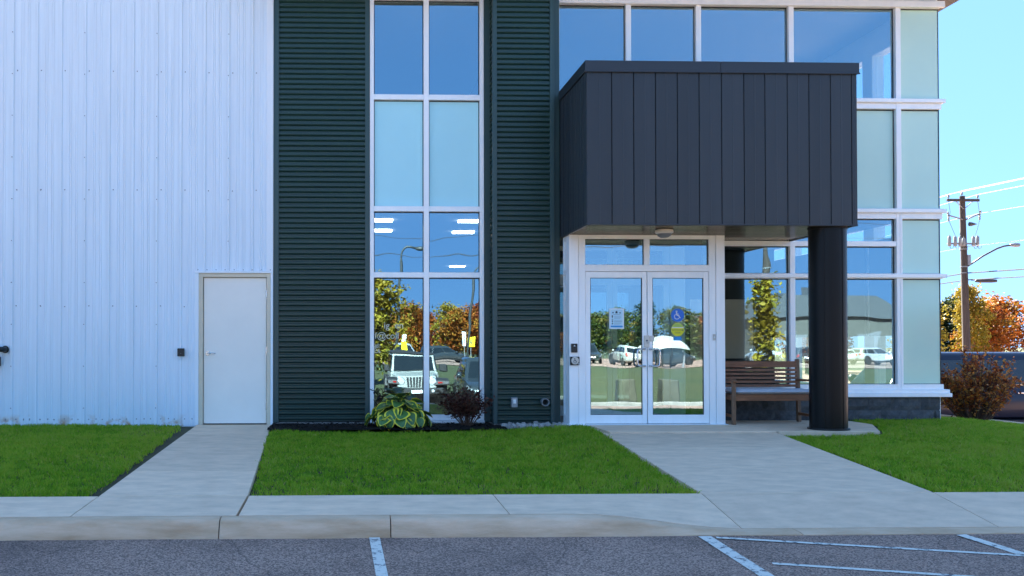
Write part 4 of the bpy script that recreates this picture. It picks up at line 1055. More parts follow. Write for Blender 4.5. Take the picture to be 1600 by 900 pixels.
# ------------------------------------------------------------------ trees
def tree_meshes(seed, h, r0, r1, crown0, shape, nleaf, lsize, mat, conifer=False):
    """meshes of trunk (with limbs) and crown at the origin"""
    r = random.Random(seed); tm = MB(); P = []; T = []
    lean = (r.uniform(-.03, .03)*h, r.uniform(-.03, .03)*h)
    def ax(f): return Vector((lean[0]*f*f, lean[1]*f*f, h*f))
    tm.tube([ax(f)-Vector((0, 0, .3 if f == 0 else 0)) for f in (0, .03, .25, .5, .75, .97)], [r0*1.5, r0*1.05, r0*.85, r0*.6, r0*.32, r0*.06], 8)
    nl = 40 if conifer else 26
    for i in range(nl):
        f = crown0 + (1-crown0)*(i+r.uniform(0, .8))/nl*.97; p = ax(f)
        a = i*2.4+r.uniform(-.4, .4); g = (f-crown0)/(1-crown0)
        w = shape(g)*r1*r.uniform(.62, 1.14)
        e = p+Vector((math.cos(a)*w, math.sin(a)*w, (-.12 if conifer else .32)*w+(.05*h if not conifer else 0)))
        m_ = p.lerp(e, .5)+Vector((0, 0, (.02 if conifer else .05)*w))
        tm.tube([p, m_, e], [r0*.36*(1-g*.75), r0*.2*(1-g*.7), r0*.05], 5)
        tone0 = r.gauss(.5, .17)
        nc = 7 if not conifer else 5
        for c in range(nc):
            q = r.uniform(.35, 1.05); b = (p.lerp(m_, q*2) if q < .5 else m_.lerp(e, q*2-1))
            o = Vector((r.gauss(0, 1), r.gauss(0, 1), r.gauss(0, .7)))*r1*.16
            cc = b+o; cs = r1*r.uniform(.10, .20); tn = tone0+r.gauss(0, .10)+.10*g
            for k in range(nleaf//(nl*nc)):
                P.append((cc.x+r.gauss(0, cs), cc.y+r.gauss(0, cs), cc.z+r.gauss(0, cs*.75))); T.append(tn+r.gauss(0, .07))
    cr = leafcloud('crown', P, lsize, mat, None, .35, 1.5, seed, np.array(T))
    cm = cr.data; bpy.data.objects.remove(cr)
    return tm.mesh('trunk', MAT['bark'], True), cm
ROUND = lambda g: max(.12, math.sin(math.pi*min(1, .12+g*.88))**.75)
OVAL = lambda g: max(.10, math.sin(math.pi*(.18+.82*g))**.9)
CONE = lambda g: 1-.93*g
MAT['lf_orange'] = leafmat('orange_foliage', [(.08,.022,.005), (.19,.05,.009), (.32,.085,.013), (.36,.15,.020), (.22,.16,.025)], .25)
MAT['lf_red'] = leafmat('red_foliage', [(.07,.015,.006), (.16,.03,.010), (.28,.052,.015), (.30,.10,.02), (.16,.10,.025)], .25)
MAT['lf_gold'] = leafmat('golden_foliage', [(.06,.04,.005), (.14,.09,.009), (.24,.16,.014), (.30,.23,.025), (.13,.14,.025)], .25)
MAT['lf_green'] = leafmat('green_foliage', [(.010,.020,.005), (.020,.040,.008), (.040,.065,.012), (.075,.085,.016), (.10,.075,.014)], .2)
MAT['lf_dark'] = leafmat('evergreen_foliage', [(.006,.013,.006), (.011,.024,.009), (.018,.036,.012), (.028,.045,.014)], .1)
PROTO = {
 'orange': tree_meshes(31, 6.0, .16, 2.4, .22, ROUND, 5200, .15, MAT['lf_orange']),
 'red': tree_meshes(32, 6.5, .16, 2.2, .20, OVAL, 5200, .15, MAT['lf_red']),
 'gold': tree_meshes(33, 6.0, .14, 1.9, .14, OVAL, 5200, .14, MAT['lf_gold']),
 'sapling': tree_meshes(36, 6.0, .10, 1.15, .12, CONE, 1500, .15, MAT['lf_gold']),
 'green': tree_meshes(34, 7.0, .18, 2.6, .16, ROUND, 5200, .17, MAT['lf_green']),
 'spruce': tree_meshes(35, 8.0, .16, 1.7, .08, CONE, 5200, .15, MAT['lf_dark'], True),
}
def tree(kind, label, x, y, z, s, rz=0, group=None, sx=1.0):
    t = thing({'spruce': 'spruce_tree', 'sapling': 'sapling_tree'}.get(kind, kind+'_tree'), label, 'tree', (x, y, z), rz, group)
    t.scale = (s*sx, s*sx, s)
    link('trunk', PROTO[kind][0], t); link('crown', PROTO[kind][1], t)
    return t
# beyond the side lot, seen right of the building and through its corner windows
G1 = 'autumn trees beyond the side lot'
tree('gold', 'slim golden tree just right of the glass corner, left of the utility pole', 43.6, 51, -.9, .98, .4, G1, .62)
tree('orange', 'large orange maple with the most open crown behind the dark blue car', 53.2, 62, -.9, .90, 1.1, G1, 1.15)
tree('orange', 'orange tree cut by the right edge behind the dark blue car', 53.9, 57, -.9, .86, 2.2, G1, 1.1)
tree('orange', 'smaller orange tree right of the utility pole, in front of the evergreens', 49.4, 58, -.9, .80, 3.0, G1, 1.0)
tree('spruce', 'dark evergreen behind the utility pole base', 56.0, 76, -.9, .88, .2, G1, 1.2)
tree('spruce', 'dark evergreen peeping between the pole and the orange maple', 59.0, 78, -.9, .80, 1.2, G1, 1.2)
tree('green', 'green tree low behind the orange maples', 62.0, 80, -.9, .92, 1.7, G1)
tree('red', 'red tree seen through the corner window above the parked car', 36.0, 56, -.9, .75, .7, G1)
tree('orange', 'orange tree seen through the corner window beside the black column', 32.5, 52, -.9, .80, 2.6, G1)
tree('gold', 'yellow bushy tree seen low through the corner window', 39.5, 50, -.9, .70, 1.9, G1, 1.2)
for i, x in enumerate((24, 28, 66, 71, 76)):
    tree(('green', 'gold', 'orange', 'green', 'gold')[i], ('rounded green tree behind the building', 'golden tree partly behind the glass corner', 'orange tree beyond the right edge', 'green tree furthest right beyond the lot', 'golden tree at the far right end of the row')[i], x, 60+i, -.9, .95, i*1.3, G1)

# ------------------------------------------------------------------ vehicles
def wheel(parent, x, y, r, w, side):
    t = MB().lathe([(r*.62, -w/2), (r*.93, -w/2), (r, -w*.36), (r, w*.36), (r*.93, w/2), (r*.62, w/2)], (x, y, r), 28, 'y', cap=False).build('wheel', MAT['rubber'], parent, smooth=40)
    m = MB(); yo = y+side*w*.40
    m.lathe([(r*.64, -side*w*.08), (r*.64, 0), (r*.58, side*.005), (r*.55, -side*.02)], (x, yo, r), 24, 'y', cap=False)
    m.lathe([(.0, side*.012), (r*.14, side*.010), (r*.16, -side*.01)], (x, yo, r), 14, 'y', cap=False)
    for k in range(10):
        a = 2*math.pi*k/10+.3; c, s_ = math.cos(a), math.sin(a); wv = r*.050
        p = [(r*.10, -wv*1.2), (r*.60, -wv*.8), (r*.60, wv*.8), (r*.10, wv*1.2)]
        q = [(x+u*c-v*s_, yo, r+u*s_+v*c) for u, v in p]
        m.hexa([(a_, yo-side*.03, b_) for a_, _, b_ in q], [(a_, yo+side*.004, b_) for a_, _, b_ in q])
    m.build('rim', MAT['rim'], t)
    MB().lathe([(r*.60, 0), (.0, .001)], (x, y+side*w*.12, r), 20, 'y', cap=False).build('brake_well', MAT['dark'], t)
def suv(paint, L=4.65, Wd=1.86, H=1.72, hood=1.0, van=False, label=None, cat='car', group=None, name='parked_car'):
    t = thing(name, label, cat, (0, 0, 0), 0, group)
    h = L/2; w = Wd/2; zb = .26; belt = .585*H
    hz = belt-.02
    st = [(-h, .50, belt-.16, .72), (-h+.05, .40, belt-.04, .86), (-h+.22, .32, belt+.02, .955), (-h*.45, zb, belt+.01, .99), (0, zb, belt-.02, 1.0), (h-1.45*hood, zb, belt-.03, .99),
          (h-.95*hood, zb+.02, hz-.03, .985), (h-.45, zb+.05, hz-.12, .955), (h-.16, .34, hz-.20, .88), (h-.04, .42, hz-.30, .76), (h, .50, hz-.42, .62)]
    rings = []
    for x, b, tp, k in st:
        ww = w*k; pr = [(.0, b), (.80*ww, b), (.96*ww, b+.10), (1.0*ww, b+(tp-b)*.45), (.985*ww, tp-.12), (.93*ww, tp-.02), (.70*ww, tp+.015), (0, tp+.03)]
        rings.append([(x, y, z) for y, z in pr] + [(x, -y, z) for y, z in pr[-2:0:-1]])
    b = MB().loft(rings)
    # greenhouse
    xr0, xf0 = -h+.10, h-(1.30 if not van else .75)*hood; xr1, xf1 = -h+.42, xf0-.85
    if van: xr1, xf1 = -h+.16, xf0-.55
    g0 = belt-.05
    def gh(tt):
        e = tt; ww = w*(.90-.20*e-.02*e*e); return xr0+(xr1-xr0)*e**1.1, xf0+(xf1-xf0)*e**.92, ww, g0+(H-.07-g0)*e
    rr_ = []
    for e in (0, .25, .5, .75, .92, 1.0, 1.02):
        a, f, ww, z = gh(min(e, 1.0)); c = .10+.05*e
        if e == 1.02: a += .16; f -= .20; ww -= .13; z = H-.02
        elif e == 1.0: a += .05; f -= .06; ww -= .035; z = H-.045
        ring = []
        for sx, sy in ((1,1), (-1,1), (-1,-1), (1,-1)):
            cx = (f-c) if sx > 0 else (a+c); cy = sy*(ww-c)
            a0 = {(1,1): 0, (-1,1): 90, (-1,-1): 180, (1,-1): 270}[(sx, sy)]
            for k in range(4): ring.append((cx+c*math.cos(R(a0+k*30)), cy+c*math.sin(R(a0+k*30)), z))
        rr_.append(ring)
    b.loft(rr_)
    b.build('body', MAT[paint], t, smooth=42)
    def yw(z): return gh((z-g0)/(H-.07-g0))[2]
    zl, zh = belt+.035, H-.19
    def xlim(z): q = gh((z-g0)/(H-.07-g0)); return q[0], q[1]
    al, fl = xlim(zl); ah, fh = xlim(zh); L0 = fl-al; L1 = fh-ah
    cuts = [(.07, .27), (.30, .61), (.635, .95)]
    for sgn in (1, -1):
        for u0, u1 in cuts:
            q = [(al+L0*u0, zl), (al+L0*u1, zl), (ah+L1*min(.93, u1), zh), (ah+L1*max(.07, u0), zh)]
            m = MB(); o = [(x, sgn*(yw(z)+.008), z) for x, z in q]; i_ = [(x, sgn*(yw(z)-.02), z) for x, z in q]
            m.hexa(i_, o).build('side_window', MAT['carglass'], t)
        MB().box(al+L0*.03, fl-.05, sgn*(yw(zl)+.012)-.008, sgn*(yw(zl)+.012)+.008, zl-.030, zl-.006).build('chrome_strip', MAT['chrome'], t)
        xd = al+L0*.615
        for x in (al+L0*.60, al+L0*.27, fl-.15):
            MB().box(x-.005, x+.005, sgn*(w*1.003)-.004, sgn*(w*1.003)+.004, zb+.16, belt-.14).build('door_gap', MAT['dark'], t)
        for x in (al+L0*.36, al+L0*.68):
            MB().box(x-.10, x+.08, sgn*(w+.012)-.012, sgn*(w+.012)+.012, belt-.17, belt-.14).build('door_handle', MAT['chrome'], t, bevel=.006)
        m = MB().lathe([(.0, -.09), (.09, -.07), (.11, 0), (.08, .07), (.0, .09)], (fl-.18, sgn*(w+.09), belt+.09), 10, 'y'); m.build('wing_mirror', MAT[paint], t, smooth=True)
        for x in (-h+.90, h-.88):
            MB().lathe([(.405, -.02), (.405, .012), (.345, .014), (.345, -.02)], (x, sgn*w*.985, .345), 26, 'y', cap=False).build('wheel_arch', MAT['trim'], t, smooth=40)
            MB().lathe([(.38, .0), (.0, .0)], (x, sgn*w*.972, .37), 22, 'y', cap=False).build('wheel_well', MAT['dark'], t)
            wheel(t, x, sgn*(w-.105), .345, .22, sgn)
        MB().hexa([(h-.42, sgn*w*.80, hz-.30), (h-.13, sgn*w*.62, hz-.36), (h-.10, sgn*w*.60, hz-.30), (h-.42, sgn*w*.80, hz-.20)], [(h-.40, sgn*w*.955, hz-.30), (h-.08, sgn*w*.80, hz-.36), (h-.09, sgn*w*.80, hz-.28), (h-.42, sgn*w*.955, hz-.19)]).build('headlight', MAT['headlight'], t)
        MB().box(-h-.01, -h+.16, sgn*w*.72 if sgn > 0 else -w*.90, sgn*w*.90 if sgn > 0 else -w*.72, belt-.24, belt+.0).build('tail_light', MAT['taillight'], t, bevel=.02)
    # windscreens
    for (e0, e1, front) in ((.08, .86, True), (.20, .80, False)):
        q0, q1 = gh(e0), gh(e1); x0, x1 = (q0[1], q1[1]) if front else (q0[0], q1[0]); s_ = .012 if front else -.012
        k0, k1 = q0[2]-.13, q1[2]-.14
        MB().hexa([(x0-s_*2, -k0, q0[3]), (x0-s_*2, k0, q0[3]), (x1-s_*2, k1, q1[3]), (x1-s_*2, -k1, q1[3])], [(x0+s_, -k0, q0[3]), (x0+s_, k0, q0[3]), (x1+s_, k1, q1[3]), (x1+s_, -k1, q1[3])]).build('windscreen' if front else 'rear_window', MAT['carglass'], t)
    MB().box(h-.14, h+.015, -.50, .50, hz-.36, hz-.22).build('grille', MAT['trim'], t, bevel=.01)
    MB().box(h-.16, h+.02, -.62, .62, .34, .44).build('lower_intake', MAT['trim'], t, bevel=.01)
    MB().box(-h*.6, h*.58, -w*.985, w*.985, .215, .30).build('sill_trim', MAT['trim'], t, bevel=.01)
    MB().box(h+.012, h+.026, -.26, .26, .50, .61).build('number_plate', MAT['signwhite'], t)
    MB().box(-h-.026, -h-.005, -.26, .26, .62, .74).build('number_plate', MAT['signwhite'], t)
    return t
S1 = suv('navy', 5.1, 1.94, 1.76, .9, True, label='dark navy people carrier parked side on behind the copper shrub', name='parked_car')
S1.scale = (1.04, 1.04, 1.04); S1.location = (14.0, 7.6, -.80); S1.rotation_euler = (0, 0, math.pi)
S2 = suv('grey_paint', 4.5, 1.84, 1.66, label='dark grey car parked nose to the building beside the white off-roader', group='cars parked facing the building')
S2.location = (4.62, -16.9, lotz(-15.8)); S2.rotation_euler = (0, 0, math.pi/2)

# white boxy off-roader facing the building (mirrored in the tall window)
def offroader():
    t = thing('off_roader', 'white boxy off-roader with round headlights and slotted grille facing the building', 'car', (0, 0, 0), 0, 'cars parked facing the building')
    # nose +x
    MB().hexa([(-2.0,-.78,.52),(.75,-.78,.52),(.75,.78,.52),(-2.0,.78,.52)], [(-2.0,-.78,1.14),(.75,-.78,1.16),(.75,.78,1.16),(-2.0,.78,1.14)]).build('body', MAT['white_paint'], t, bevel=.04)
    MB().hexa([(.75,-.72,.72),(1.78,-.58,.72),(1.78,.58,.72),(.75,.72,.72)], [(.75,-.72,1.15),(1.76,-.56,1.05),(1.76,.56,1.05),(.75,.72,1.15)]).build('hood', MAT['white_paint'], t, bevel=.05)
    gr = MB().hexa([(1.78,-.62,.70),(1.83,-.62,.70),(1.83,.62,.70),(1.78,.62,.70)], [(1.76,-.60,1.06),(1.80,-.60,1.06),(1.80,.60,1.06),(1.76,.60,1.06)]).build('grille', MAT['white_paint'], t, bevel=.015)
    for k in range(7): MB().hexa([(1.80,-.345+k*.10,.74),(1.84,-.345+k*.10,.74),(1.84,-.28+k*.10,.74),(1.80,-.28+k*.10,.74)], [(1.79,-.345+k*.10,1.03),(1.823,-.345+k*.10,1.03),(1.823,-.28+k*.10,1.03),(1.79,-.28+k*.10,1.03)]).build('grille_slot', MAT['dark'], gr)
    for s in (1, -1):
        hl = MB().lathe([(.105, 0), (.105, .025), (.085, .03), (.0, .035)], (1.80, s*.50, .91), 20, 'x').build('headlight', MAT['headlight'], t, smooth=40)
        MB().lathe([(.118, .0), (.118, .022), (.104, .028), (.104, .0)], (1.80, s*.50, .91), 20, 'x', cap=False).build('bezel', MAT['chrome'], hl)
        pr = [(.85, .80), (.98, .96), (1.15, 1.0), (1.55, 1.0), (1.80, .93), (1.86, .80), (1.80, .76), (1.72, .86), (1.15, .91), (1.02, .88), (.93, .74)]
        MB().extrude([(x, s*.56, z) for x, z in pr], (0, s*.38, 0)).build('fender', MAT['trim'], t, bevel=.012)
        pr = [(-1.86, .62), (-1.80, .90), (-1.62, 1.0), (-1.05, 1.0), (-.88, .88), (-.80, .62), (-.87, .60), (-.98, .82), (-1.10, .90), (-1.56, .90), (-1.72, .82), (-1.78, .60)]
        MB().extrude([(x, s*.74, z) for x, z in pr], (0, s*.20, 0)).build('fender', MAT['trim'], t, bevel=.012)
        MB().box(1.82, 1.86, s*.70-.05, s*.70+.05, .84, .89).build('turn_lamp', MAT['taillight'], t)
        MB().lathe([(.05, 0), (.05, .02), (.0, .025)], (1.985, s*.52, .62), 14, 'x').build('fog_lamp', MAT['headlight'], t)
        for x in (1.30, -1.32): wheel(t, x, s*.78, .40, .26, s)
        mi = MB().box(.62, .74, s*.92-.10, s*.92+.10, 1.18, 1.40).build('wing_mirror', MAT['trim'], t, bevel=.03)
        MB().box(.66, .70, min(s*.78, s*.83), max(s*.78, s*.83), 1.22, 1.27).build('bracket', MAT['trim'], mi)
        for x0, x1 in ((-.15, .60), (-.95, -.22), (-1.85, -1.05)):
            MB().hexa([(x0,s*.755,1.20),(x1,s*.755,1.20),(x1,s*.79,1.20),(x0,s*.79,1.20)], [(x0,s*.66,1.72),(x1-(.16 if x1 > .5 else 0),s*.66,1.72),(x1-(.16 if x1 > .5 else 0),s*.695,1.72),(x0,s*.695,1.72)]).build('side_window', MAT['carglass'], t)
        for x in (.66, -.19, -.99): MB().box(x-.006, x+.006, s*.782-.004, s*.782+.004, .60, 1.12).build('door_gap', MAT['dark'], t)
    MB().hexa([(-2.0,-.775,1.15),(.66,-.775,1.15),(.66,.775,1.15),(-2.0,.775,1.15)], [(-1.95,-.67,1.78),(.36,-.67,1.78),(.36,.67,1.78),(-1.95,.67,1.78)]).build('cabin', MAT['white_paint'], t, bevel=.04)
    MB().hexa([(-1.98,-.70,1.775),(.42,-.70,1.775),(.42,.70,1.775),(-1.98,.70,1.775)], [(-1.9,-.64,1.85),(.30,-.64,1.85),(.30,.64,1.85),(-1.9,.64,1.85)]).build('hard_top', MAT['trim'], t, bevel=.02)
    MB().hexa([(.655,-.66,1.20),(.69,-.66,1.20),(.69,.66,1.20),(.655,.66,1.20)], [(.40,-.60,1.71),(.43,-.60,1.71),(.43,.60,1.71),(.40,.60,1.71)]).build('windscreen', MAT['carglass'], t)
    MB().box(1.84, 1.98, -.80, .80, .50, .70).build('bumper', MAT['trim'], t, bevel=.03)
    MB().box(1.60, 1.84, -.60, .60, .42, .72).build('valance', MAT['trim'], t)
    MB().box(-2.14, -2.0, -.80, .80, .50, .68).build('bumper', MAT['trim'], t, bevel=.03)
    MB().box(-1.9, 1.7, -.45, .45, .34, .54).build('chassis', MAT['dark'], t)
    MB().box(1.981, 1.992, -.20, .20, .53, .65).build('number_plate', MAT['signwhite'], t)
    return t
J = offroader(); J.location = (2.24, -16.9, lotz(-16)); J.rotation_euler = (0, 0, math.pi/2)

def van(label, group=None):
    t = thing('white_van', label, 'van', (0, 0, 0), 0, group)
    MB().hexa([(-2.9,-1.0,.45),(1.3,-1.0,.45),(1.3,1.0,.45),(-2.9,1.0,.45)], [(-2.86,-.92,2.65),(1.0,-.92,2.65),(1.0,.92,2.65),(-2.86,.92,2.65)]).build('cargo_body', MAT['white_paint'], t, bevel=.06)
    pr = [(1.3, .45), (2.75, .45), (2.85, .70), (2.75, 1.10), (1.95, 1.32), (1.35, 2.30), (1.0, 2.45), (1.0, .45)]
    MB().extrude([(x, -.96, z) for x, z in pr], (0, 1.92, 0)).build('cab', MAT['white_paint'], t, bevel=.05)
    MB().hexa([(1.93,-.84,1.40),(1.98,-.84,1.40),(1.98,.84,1.40),(1.93,.84,1.40)], [(1.40,-.80,2.22),(1.45,-.80,2.22),(1.45,.80,2.22),(1.40,.80,2.22)]).build('windscreen', MAT['carglass'], t)
    for s in (1, -1):
        MB().hexa([(1.05,s*.95,1.35),(1.80,s*.95,1.35),(1.80,s*.975,1.35),(1.05,s*.975,1.35)], [(1.05,s*.95,2.05),(1.42,s*.95,2.05),(1.42,s*.972,2.05),(1.05,s*.972,2.05)]).build('side_window', MAT['carglass'], t)
        for x in (-1.75, 1.95): wheel(t, x, s*.86, .37, .24, s)
        MB().box(2.70, 2.86, min(s*.55, s*.88), max(s*.55, s*.88), .82, 1.02).build('headlight', MAT['headlight'], t, bevel=.02)
        MB().box(-2.93, -2.89, min(s*.80, s*.96), max(s*.80, s*.96), .9, 1.4).build('tail_light', MAT['taillight'], t)
    MB().box(2.78, 2.90, -.95, .95, .38, .62).build('bumper', MAT['trim'], t, bevel=.02)
    MB().box(2.74, 2.84, -.48, .48, .72, .98).build('grille', MAT['trim'], t, bevel=.02)
    return t
GV, GC = 'white vans in the far lot', 'cars parked in the far lot'
V0 = van('white van parked behind the row of cars in the far lot')
C0 = suv('silver_paint', label='silver car parked in the far lot across the field', group=GC)
C3 = suv('grey_paint', label='dark grey car parked in the far lot across the field', group=GC)
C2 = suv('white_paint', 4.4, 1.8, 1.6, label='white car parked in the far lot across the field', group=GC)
V0.location = (66, -79, -.48); V0.rotation_euler = (0, 0, R(200))
used = set(); r2 = random.Random(4)
x = 2.0; k = 0
while x < 84:
    src = (C2, C0, C3, C2, C0, C3, C2, C3)[k % 8]
    o = src if src.name not in used else copy_tree(src)
    used.add(src.name)
    o.location = (x, -72-r2.uniform(0, 2), -.48); o.rotation_euler = (0, 0, R(90)+r2.choice((0, math.pi))+r2.uniform(-.1, .1) + (R(75) if k % 5 == 2 else 0))
    x += 3.6 if k % 5 != 2 else 5.6; k += 1

# ------------------------------------------------------------------ things mirrored in the glass: trees, lamps, signs, a tent, a works building
tree('gold', 'golden tree on the verge behind the white off-roader', 1.25, -30, -.75, .82, .3, None, .95)
tree('sapling', 'slender golden sapling on the verge near the utility pole', 17.1, -24, -.78, .76, 2.0, None, 1.0)
kinds = ['green', 'orange', 'gold', 'green', 'red', 'spruce', 'gold', 'green', 'orange', 'spruce']
r2 = random.Random(9)
LAB = {'green': 'green tree in the long wood beyond the far lot', 'orange': 'orange tree in the long wood beyond the far lot', 'gold': 'golden tree in the long wood beyond the far lot', 'red': 'red tree in the long wood beyond the far lot', 'spruce': 'dark spruce in the long wood beyond the far lot'}
for i in range(64):
    x = -14 + i*1.9 + r2.uniform(-.8, .8); kd = kinds[(i*7+i//3) % 10]
    if i < 17: kd = ('green', 'orange', 'orange', 'red', 'gold', 'orange', 'red', 'orange', 'green', 'orange')[i % 10]
    if 44 < x < 60 and i % 2: continue
    tree(kd, LAB[kd], x, -106-r2.uniform(0, 16), -1.1, r2.uniform(.85, 1.25)*(.85 if x > 16 else 1.0), r2.uniform(0, 6), 'trees of the wood beyond the far lot', r2.uniform(.95, 1.25))
def lamp(label, x, y, z, h, arm, lean=0, group='street lamps on the verge'):
    t = thing('street_lamp', label, 'street lamp', (x, y, z), 0, group)
    pts = [(x, y, z)] + [(x+lean*f, y, z+h*.86*f) for f in (.3, .6, 1)]
    bx_ = x+lean
    for a in range(1, 7):
        q = a/6*math.pi/2; pts.append((bx_+arm*.75*(1-math.cos(q)), y, z+h*.86+h*.14*math.sin(q)))
    pts.append((bx_+arm, y, z+h*1.0))
    MB().tube(pts, [.09]*4+[.05]*7, 10).build('post', MAT['polegrey'], t, smooth=True)
    MB().lathe([(.0, -.32), (.07, -.30), (.12, -.05), (.11, .25), (.0, .30)], (bx_+arm+.25, y, z+h-.02), 10, 'x').build('lamp_head', MAT['polegrey'], t, smooth=True)
    MB().lathe([(.16, 0), (.16, .05), (.10, .07)], (x, y, z-.02), 12).build('base_plate', MAT['galv'], t)
    return t
lamp('dark street lamp with short curved arm on the verge behind the off-roader', 3.42, -45.8, -.62, 8.0, 1.05)
lamp('dark leaning street lamp on the verge near the yellow sign', 8.25, -49.8, -.62, 7.2, .8, .55)
def sign(name, label, x, y, z0, parts, post=True):
    t = thing(name, label, 'sign', (x, y, z0))
    top = max(p[3] for p in parts)
    MB().box(x-.03, x+.03, y-.03, y+.03, z0, top-.02).build('post', MAT['galv'], t)
    for x0, x1, a, b, mt, tx in parts:
        f = MB().box(x+x0, x+x1, y+.031, y+.10, a, b).build('sign_panel', MAT[mt], t, bevel=.01)
        if tx: text(tx, (b-a)*.75, 'ink', f, (x+(x0+x1)/2, y+.102, a+(b-a)*.22), (R(90), 0, R(180)), align='CENTER')
    return t
sign('road_sign', 'white sign panel above a yellow panel on a thin post', 4.79, -59.8, -.55, [(-.18, .18, 1.32, 1.88, 'signwhite', None), (-.22, .22, .66, 1.30, 'yellow', None)])
sign('road_sign', 'tall narrow white sign panel on a thin post by the leaning lamp', 9.35, -59.8, -.55, [(-.15, .15, 1.25, 2.15, 'signwhite', 'I')])
sign('road_sign', 'yellow box sign with dark letter on a thin post', 10.0, -59.8, -.55, [(-.36, .36, 1.20, 1.82, 'yellow', '8')])
sign('sign_board', 'white framed banner board beside the white vans', 33.2, -68.5, -.48, [(-.95, .95, .30, 1.45, 'signwhite', None)])
t = thing('canopy_tent', 'white peaked canvas tent in the far lot', 'tent', (26.5, -66, -.48))
MB().lathe([(2.25, 1.35), (2.1, 1.60), (1.5, 2.05), (.7, 2.38), (.0, 2.48)], (26.5, -66, -.48), 8, cap=False).build('roof', MAT['tent'], t)
for a in range(4):
    x, y = 26.5+1.75*math.cos(R(45+90*a)), -66+1.75*math.sin(R(45+90*a)); MB().box(x-.04, x+.04, y-.04, y+.04, -.48, 1.35).build('leg', MAT['galv'], t)
t = thing('works_building', 'pale works building with dark sloping roof across the field', 'building', (54, -93, -.5))
MB().box(46.5, 62, -99, -89, -.5, 4.5).build('wall', MAT['beige'], t)
MB().hexa([(46,-99.5,4.5),(62.5,-99.5,4.5),(62.5,-88.5,4.5),(46,-88.5,4.5)], [(49,-97,6.9),(59.5,-97,6.9),(59.5,-91,6.9),(49,-91,6.9)]).build('roof', MAT['metal_roof'], t)
for x in (48.5, 52.5, 56.5): MB().box(x, x+2.2, -89.0, -88.95, -.5, 2.8).build('roller_door', MAT['galv'], t)
MB().box(53.0, 55.0, -95, -93, 6.9, 8.0).build('roof_vent', MAT['galv'], t)
for x, y in ((9.75, -20.2), (11.2, -20.0)):
    tag(MB().box(x-.32, x+.32, y-.3, y+.3, -.80, .02).build('concrete_block', MAT['oldblock'], None, bevel=.04), 'pale concrete block standing on the verge', 'block', 'concrete blocks on the verge')

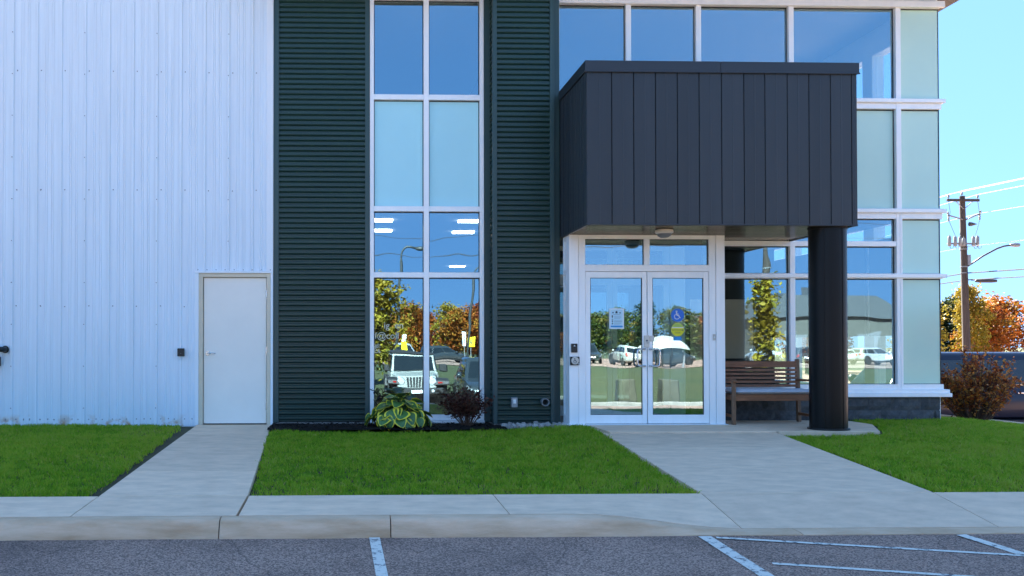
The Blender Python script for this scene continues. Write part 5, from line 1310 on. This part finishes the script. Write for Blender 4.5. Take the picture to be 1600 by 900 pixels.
# ------------------------------------------------------------------ utility poles and cables
def utility_pole(label, x, y, z, h, lean=-.20, lamp_=True, cans=True):
    t = thing('utility_pole', label, 'utility pole', (x, y, z), 0, 'wooden utility poles')
    tp = (x+lean, y, z+h)
    def at(hh): f = (hh-z)/h; return x+lean*f
    MB().tube([(x, y, z-.3), (x+lean*.5, y, z+h*.5), tp], [.185, .16, .125], 14).build('post', MAT['pole'], t, smooth=50)
    zc = z+h-.22; xc = at(zc)
    ca = MB().box(xc-.86, xc+.74, y-.20, y-.10, zc-.06, zc+.06).build('crossarm', MAT['pole'], t, bevel=.01)
    for dx in (-.78, -.02, .66):
        zz = zc+.06 if dx != -.02 else z+h
        MB().lathe([(.018, 0), (.018, .06), (.05, .07), (.055, .11), (.04, .14), (.05, .16), (.03, .21), (.0, .22)], (xc+dx, y-.15 if dx != -.02 else y, zz), 10).build('insulator', MAT['galv'], ca, smooth=40)
    for s in (-1, 1): MB().tube([(xc+s*.42, y-.15, zc-.05), (xc+s*.02, y-.14, zc-.42)], .018, 6).build('brace', MAT['galv'], ca)
    z2 = z+h-1.15; x2 = at(z2)
    for s, dz, l in ((-1, .22, .85), (1, .30, .80)):
        a2 = MB().tube([(x2+s*.08, y-.12, z2), (x2+s*l, y-.14, z2+dz)], .035, 8).build('side_arm', MAT['galv'], t, smooth=True)
        MB().lathe([(.03, -.30), (.05, -.26), (.03, -.2), (.05, -.15), (.03, -.1), (.05, -.05), (.02, 0)], (x2+s*(l-.06), y-.14, z2+dz-.02), 10).build('insulator', MAT['galv'], a2, smooth=40)
        MB().lathe([(.03, 0), (.05, .04), (.05, .10), (.0, .14)], (x2+s*l*.97, y-.14, z2+dz+.02), 10).build('insulator', MAT['galv'], a2, smooth=40)
    if cans:
        z3 = z+h-2.38; x3 = at(z3)
        rk = MB().box(x3-.92, x3+.58, y-.22, y-.14, z3+.02, z3+.09).build('rack', MAT['galv'], t)
        for dx, hh in ((-.86, .46), (-.58, .44), (-.34, .42), (-.16, .36), (.32, .44), (.52, .46)):
            cn = MB().lathe([(.06, -.08), (.075, -.06), (.075, hh-.1), (.06, hh-.06), (.02, hh-.05), (.025, hh), (.0, hh+.02)], (x3+dx, y-.26, z3), 12).build('capacitor', MAT['galv'], rk, smooth=40)
            MB().tube([(x3+dx, y-.27, z3-.08), (x3+dx+.06, y-.28, z3-.20), (x3+dx+.16, y-.27, z3-.16), (x3+dx+.2, y-.26, z3-.06)], .012, 5).build('lead', MAT['cable'], cn)
        MB().lathe([(.0, -.10), (.10, -.06), (.10, .05), (.0, .35)], (x3+.22, y-.2, z3+1.0), 8, 'x').build('cutout', MAT['polegrey'], t)
        for s in (-.78, .66):
            MB().tube([(xc+s, y-.15, zc), (xc+s+.05*(1 if s < 0 else 1), y-.2, zc-.6), (x2+(-.80 if s < 0 else .75), y-.14, z2+.0), (x3+(-.58 if s < 0 else .42), y-.26, z3+.44)], .010, 5).build('lead', MAT['cable'], t)
    for zz in (3.75, 3.45, 2.6): MB().lathe([(.175, 0), (.175, .05)], (at(z+h-zz), y, z+h-zz), 14).build('band', MAT['galv'], t)
    MB().box(at(z+h-3.0)+.11, at(z+h-3.0)+.27, y-.12, y+.05, z+h-3.35, z+h-2.85).build('meter_box', MAT['galv'], t)
    if lamp_:
        z4 = z+h-3.42; x4 = at(z4)+.14
        MB().tube([(x4, y, z4), (x4+.75, y-.1, z4+.52), (x4+1.35, y-.2, z4+.86), (x4+1.65, y-.24, z4+.97), (x4+1.95, y-.27, z4+1.02)], .042, 8).build('lamp_arm', MAT['polegrey'], t, smooth=True)
        MB().lathe([(.0, -.26), (.07, -.22), (.10, 0), (.09, .2), (.0, .28)], (x4+2.18, y-.28, z4+1.03), 12, 'x').build('lamp_head', MAT['galv'], t, smooth=True)
    return t
UP = utility_pole('leaning wooden utility pole with street lamp arm and grey capacitors right of the building', 30.05, 31, -1.0, 9.4)
utility_pole('wooden utility pole with crossarm on the verge across the lot', 24.1, -39.8, -.66, 9.0, .1, False, False)
def cable(label, pts, r, mat, sag=.35):
    out = []
    for a, b in zip(pts[:-1], pts[1:]):
        for k in range(10):
            f = k/10; p = Vector(a).lerp(Vector(b), f); p.z -= sag*4*f*(1-f); out.append(p)
    out.append(Vector(pts[-1]))
    return tag(MB().tube(out, r, 5).build('power_cable', MAT[mat], None), label, 'cable', 'overhead cables along the road')
for dx, lb in ((-.98, 'pale overhead conductor on the left insulator of the crossarm'), (-.20, 'pale overhead conductor on top of the utility pole'), (.48, 'pale overhead conductor on the right insulator of the crossarm')):
    z_ = 8.46 if dx != -.20 else 8.66
    cable(lb, [(30.05+dx-.6, -9, z_), (30.05+dx, 30.9, z_), (30.05+dx+.3, 76, z_), (30.05+dx+.6, 120, z_)], .017, 'cable_pale')
cable('thick black communications cable low on the utility pole', [(29.6, -9, 4.62), (29.96, 30.85, 4.66), (30.2, 76, 4.7), (30.5, 120, 4.7)], .030, 'cable')
cable('second black communications cable with splice box, lowest on the pole', [(29.6, -9, 4.30), (29.98, 30.85, 4.33), (30.2, 76, 4.4), (30.5, 120, 4.4)], .026, 'cable')
cable('thin pale service cable above the lamp arm', [(30.2, -9, 6.0), (30.02, 30.9, 5.95), (29.9, 76, 6.0), (29.9, 120, 6.0)], .014, 'cable_pale')
cable('thin pale neutral wire below the crossarm', [(30.9, -9, 7.6), (30.6, 30.86, 7.55), (30.5, 76, 7.6), (30.4, 120, 7.6)], .012, 'cable_pale')
t = thing('splice_box', 'black cable splice box hanging right of the utility pole', 'cable box', (30.4, 29, 4.3))
MB().lathe([(.0, -.55), (.07, -.5), (.09, -.3), (.09, .3), (.07, .5), (.0, .55)], (30.45, 30.2, 4.24), 10, 'x').build('case', MAT['cable'], t, smooth=40)
MB().tube([(30.0, 30.6, 4.30), (30.2, 30.4, 4.30), (30.45, 30.2, 4.30)], .03, 6).build('hanger', MAT['cable'], t)
for x in (2.0,): cable('overhead cable seen above the far lot', [(-40, -41, 6.4), (24.1, -39.9, 7.2), (80, -39, 6.8)], .02, 'cable', .8)
cable('second overhead cable seen above the far lot', [(-40, -41.2, 7.4), (24.1, -39.95, 8.2), (80, -39.2, 7.8)], .016, 'cable', .8)
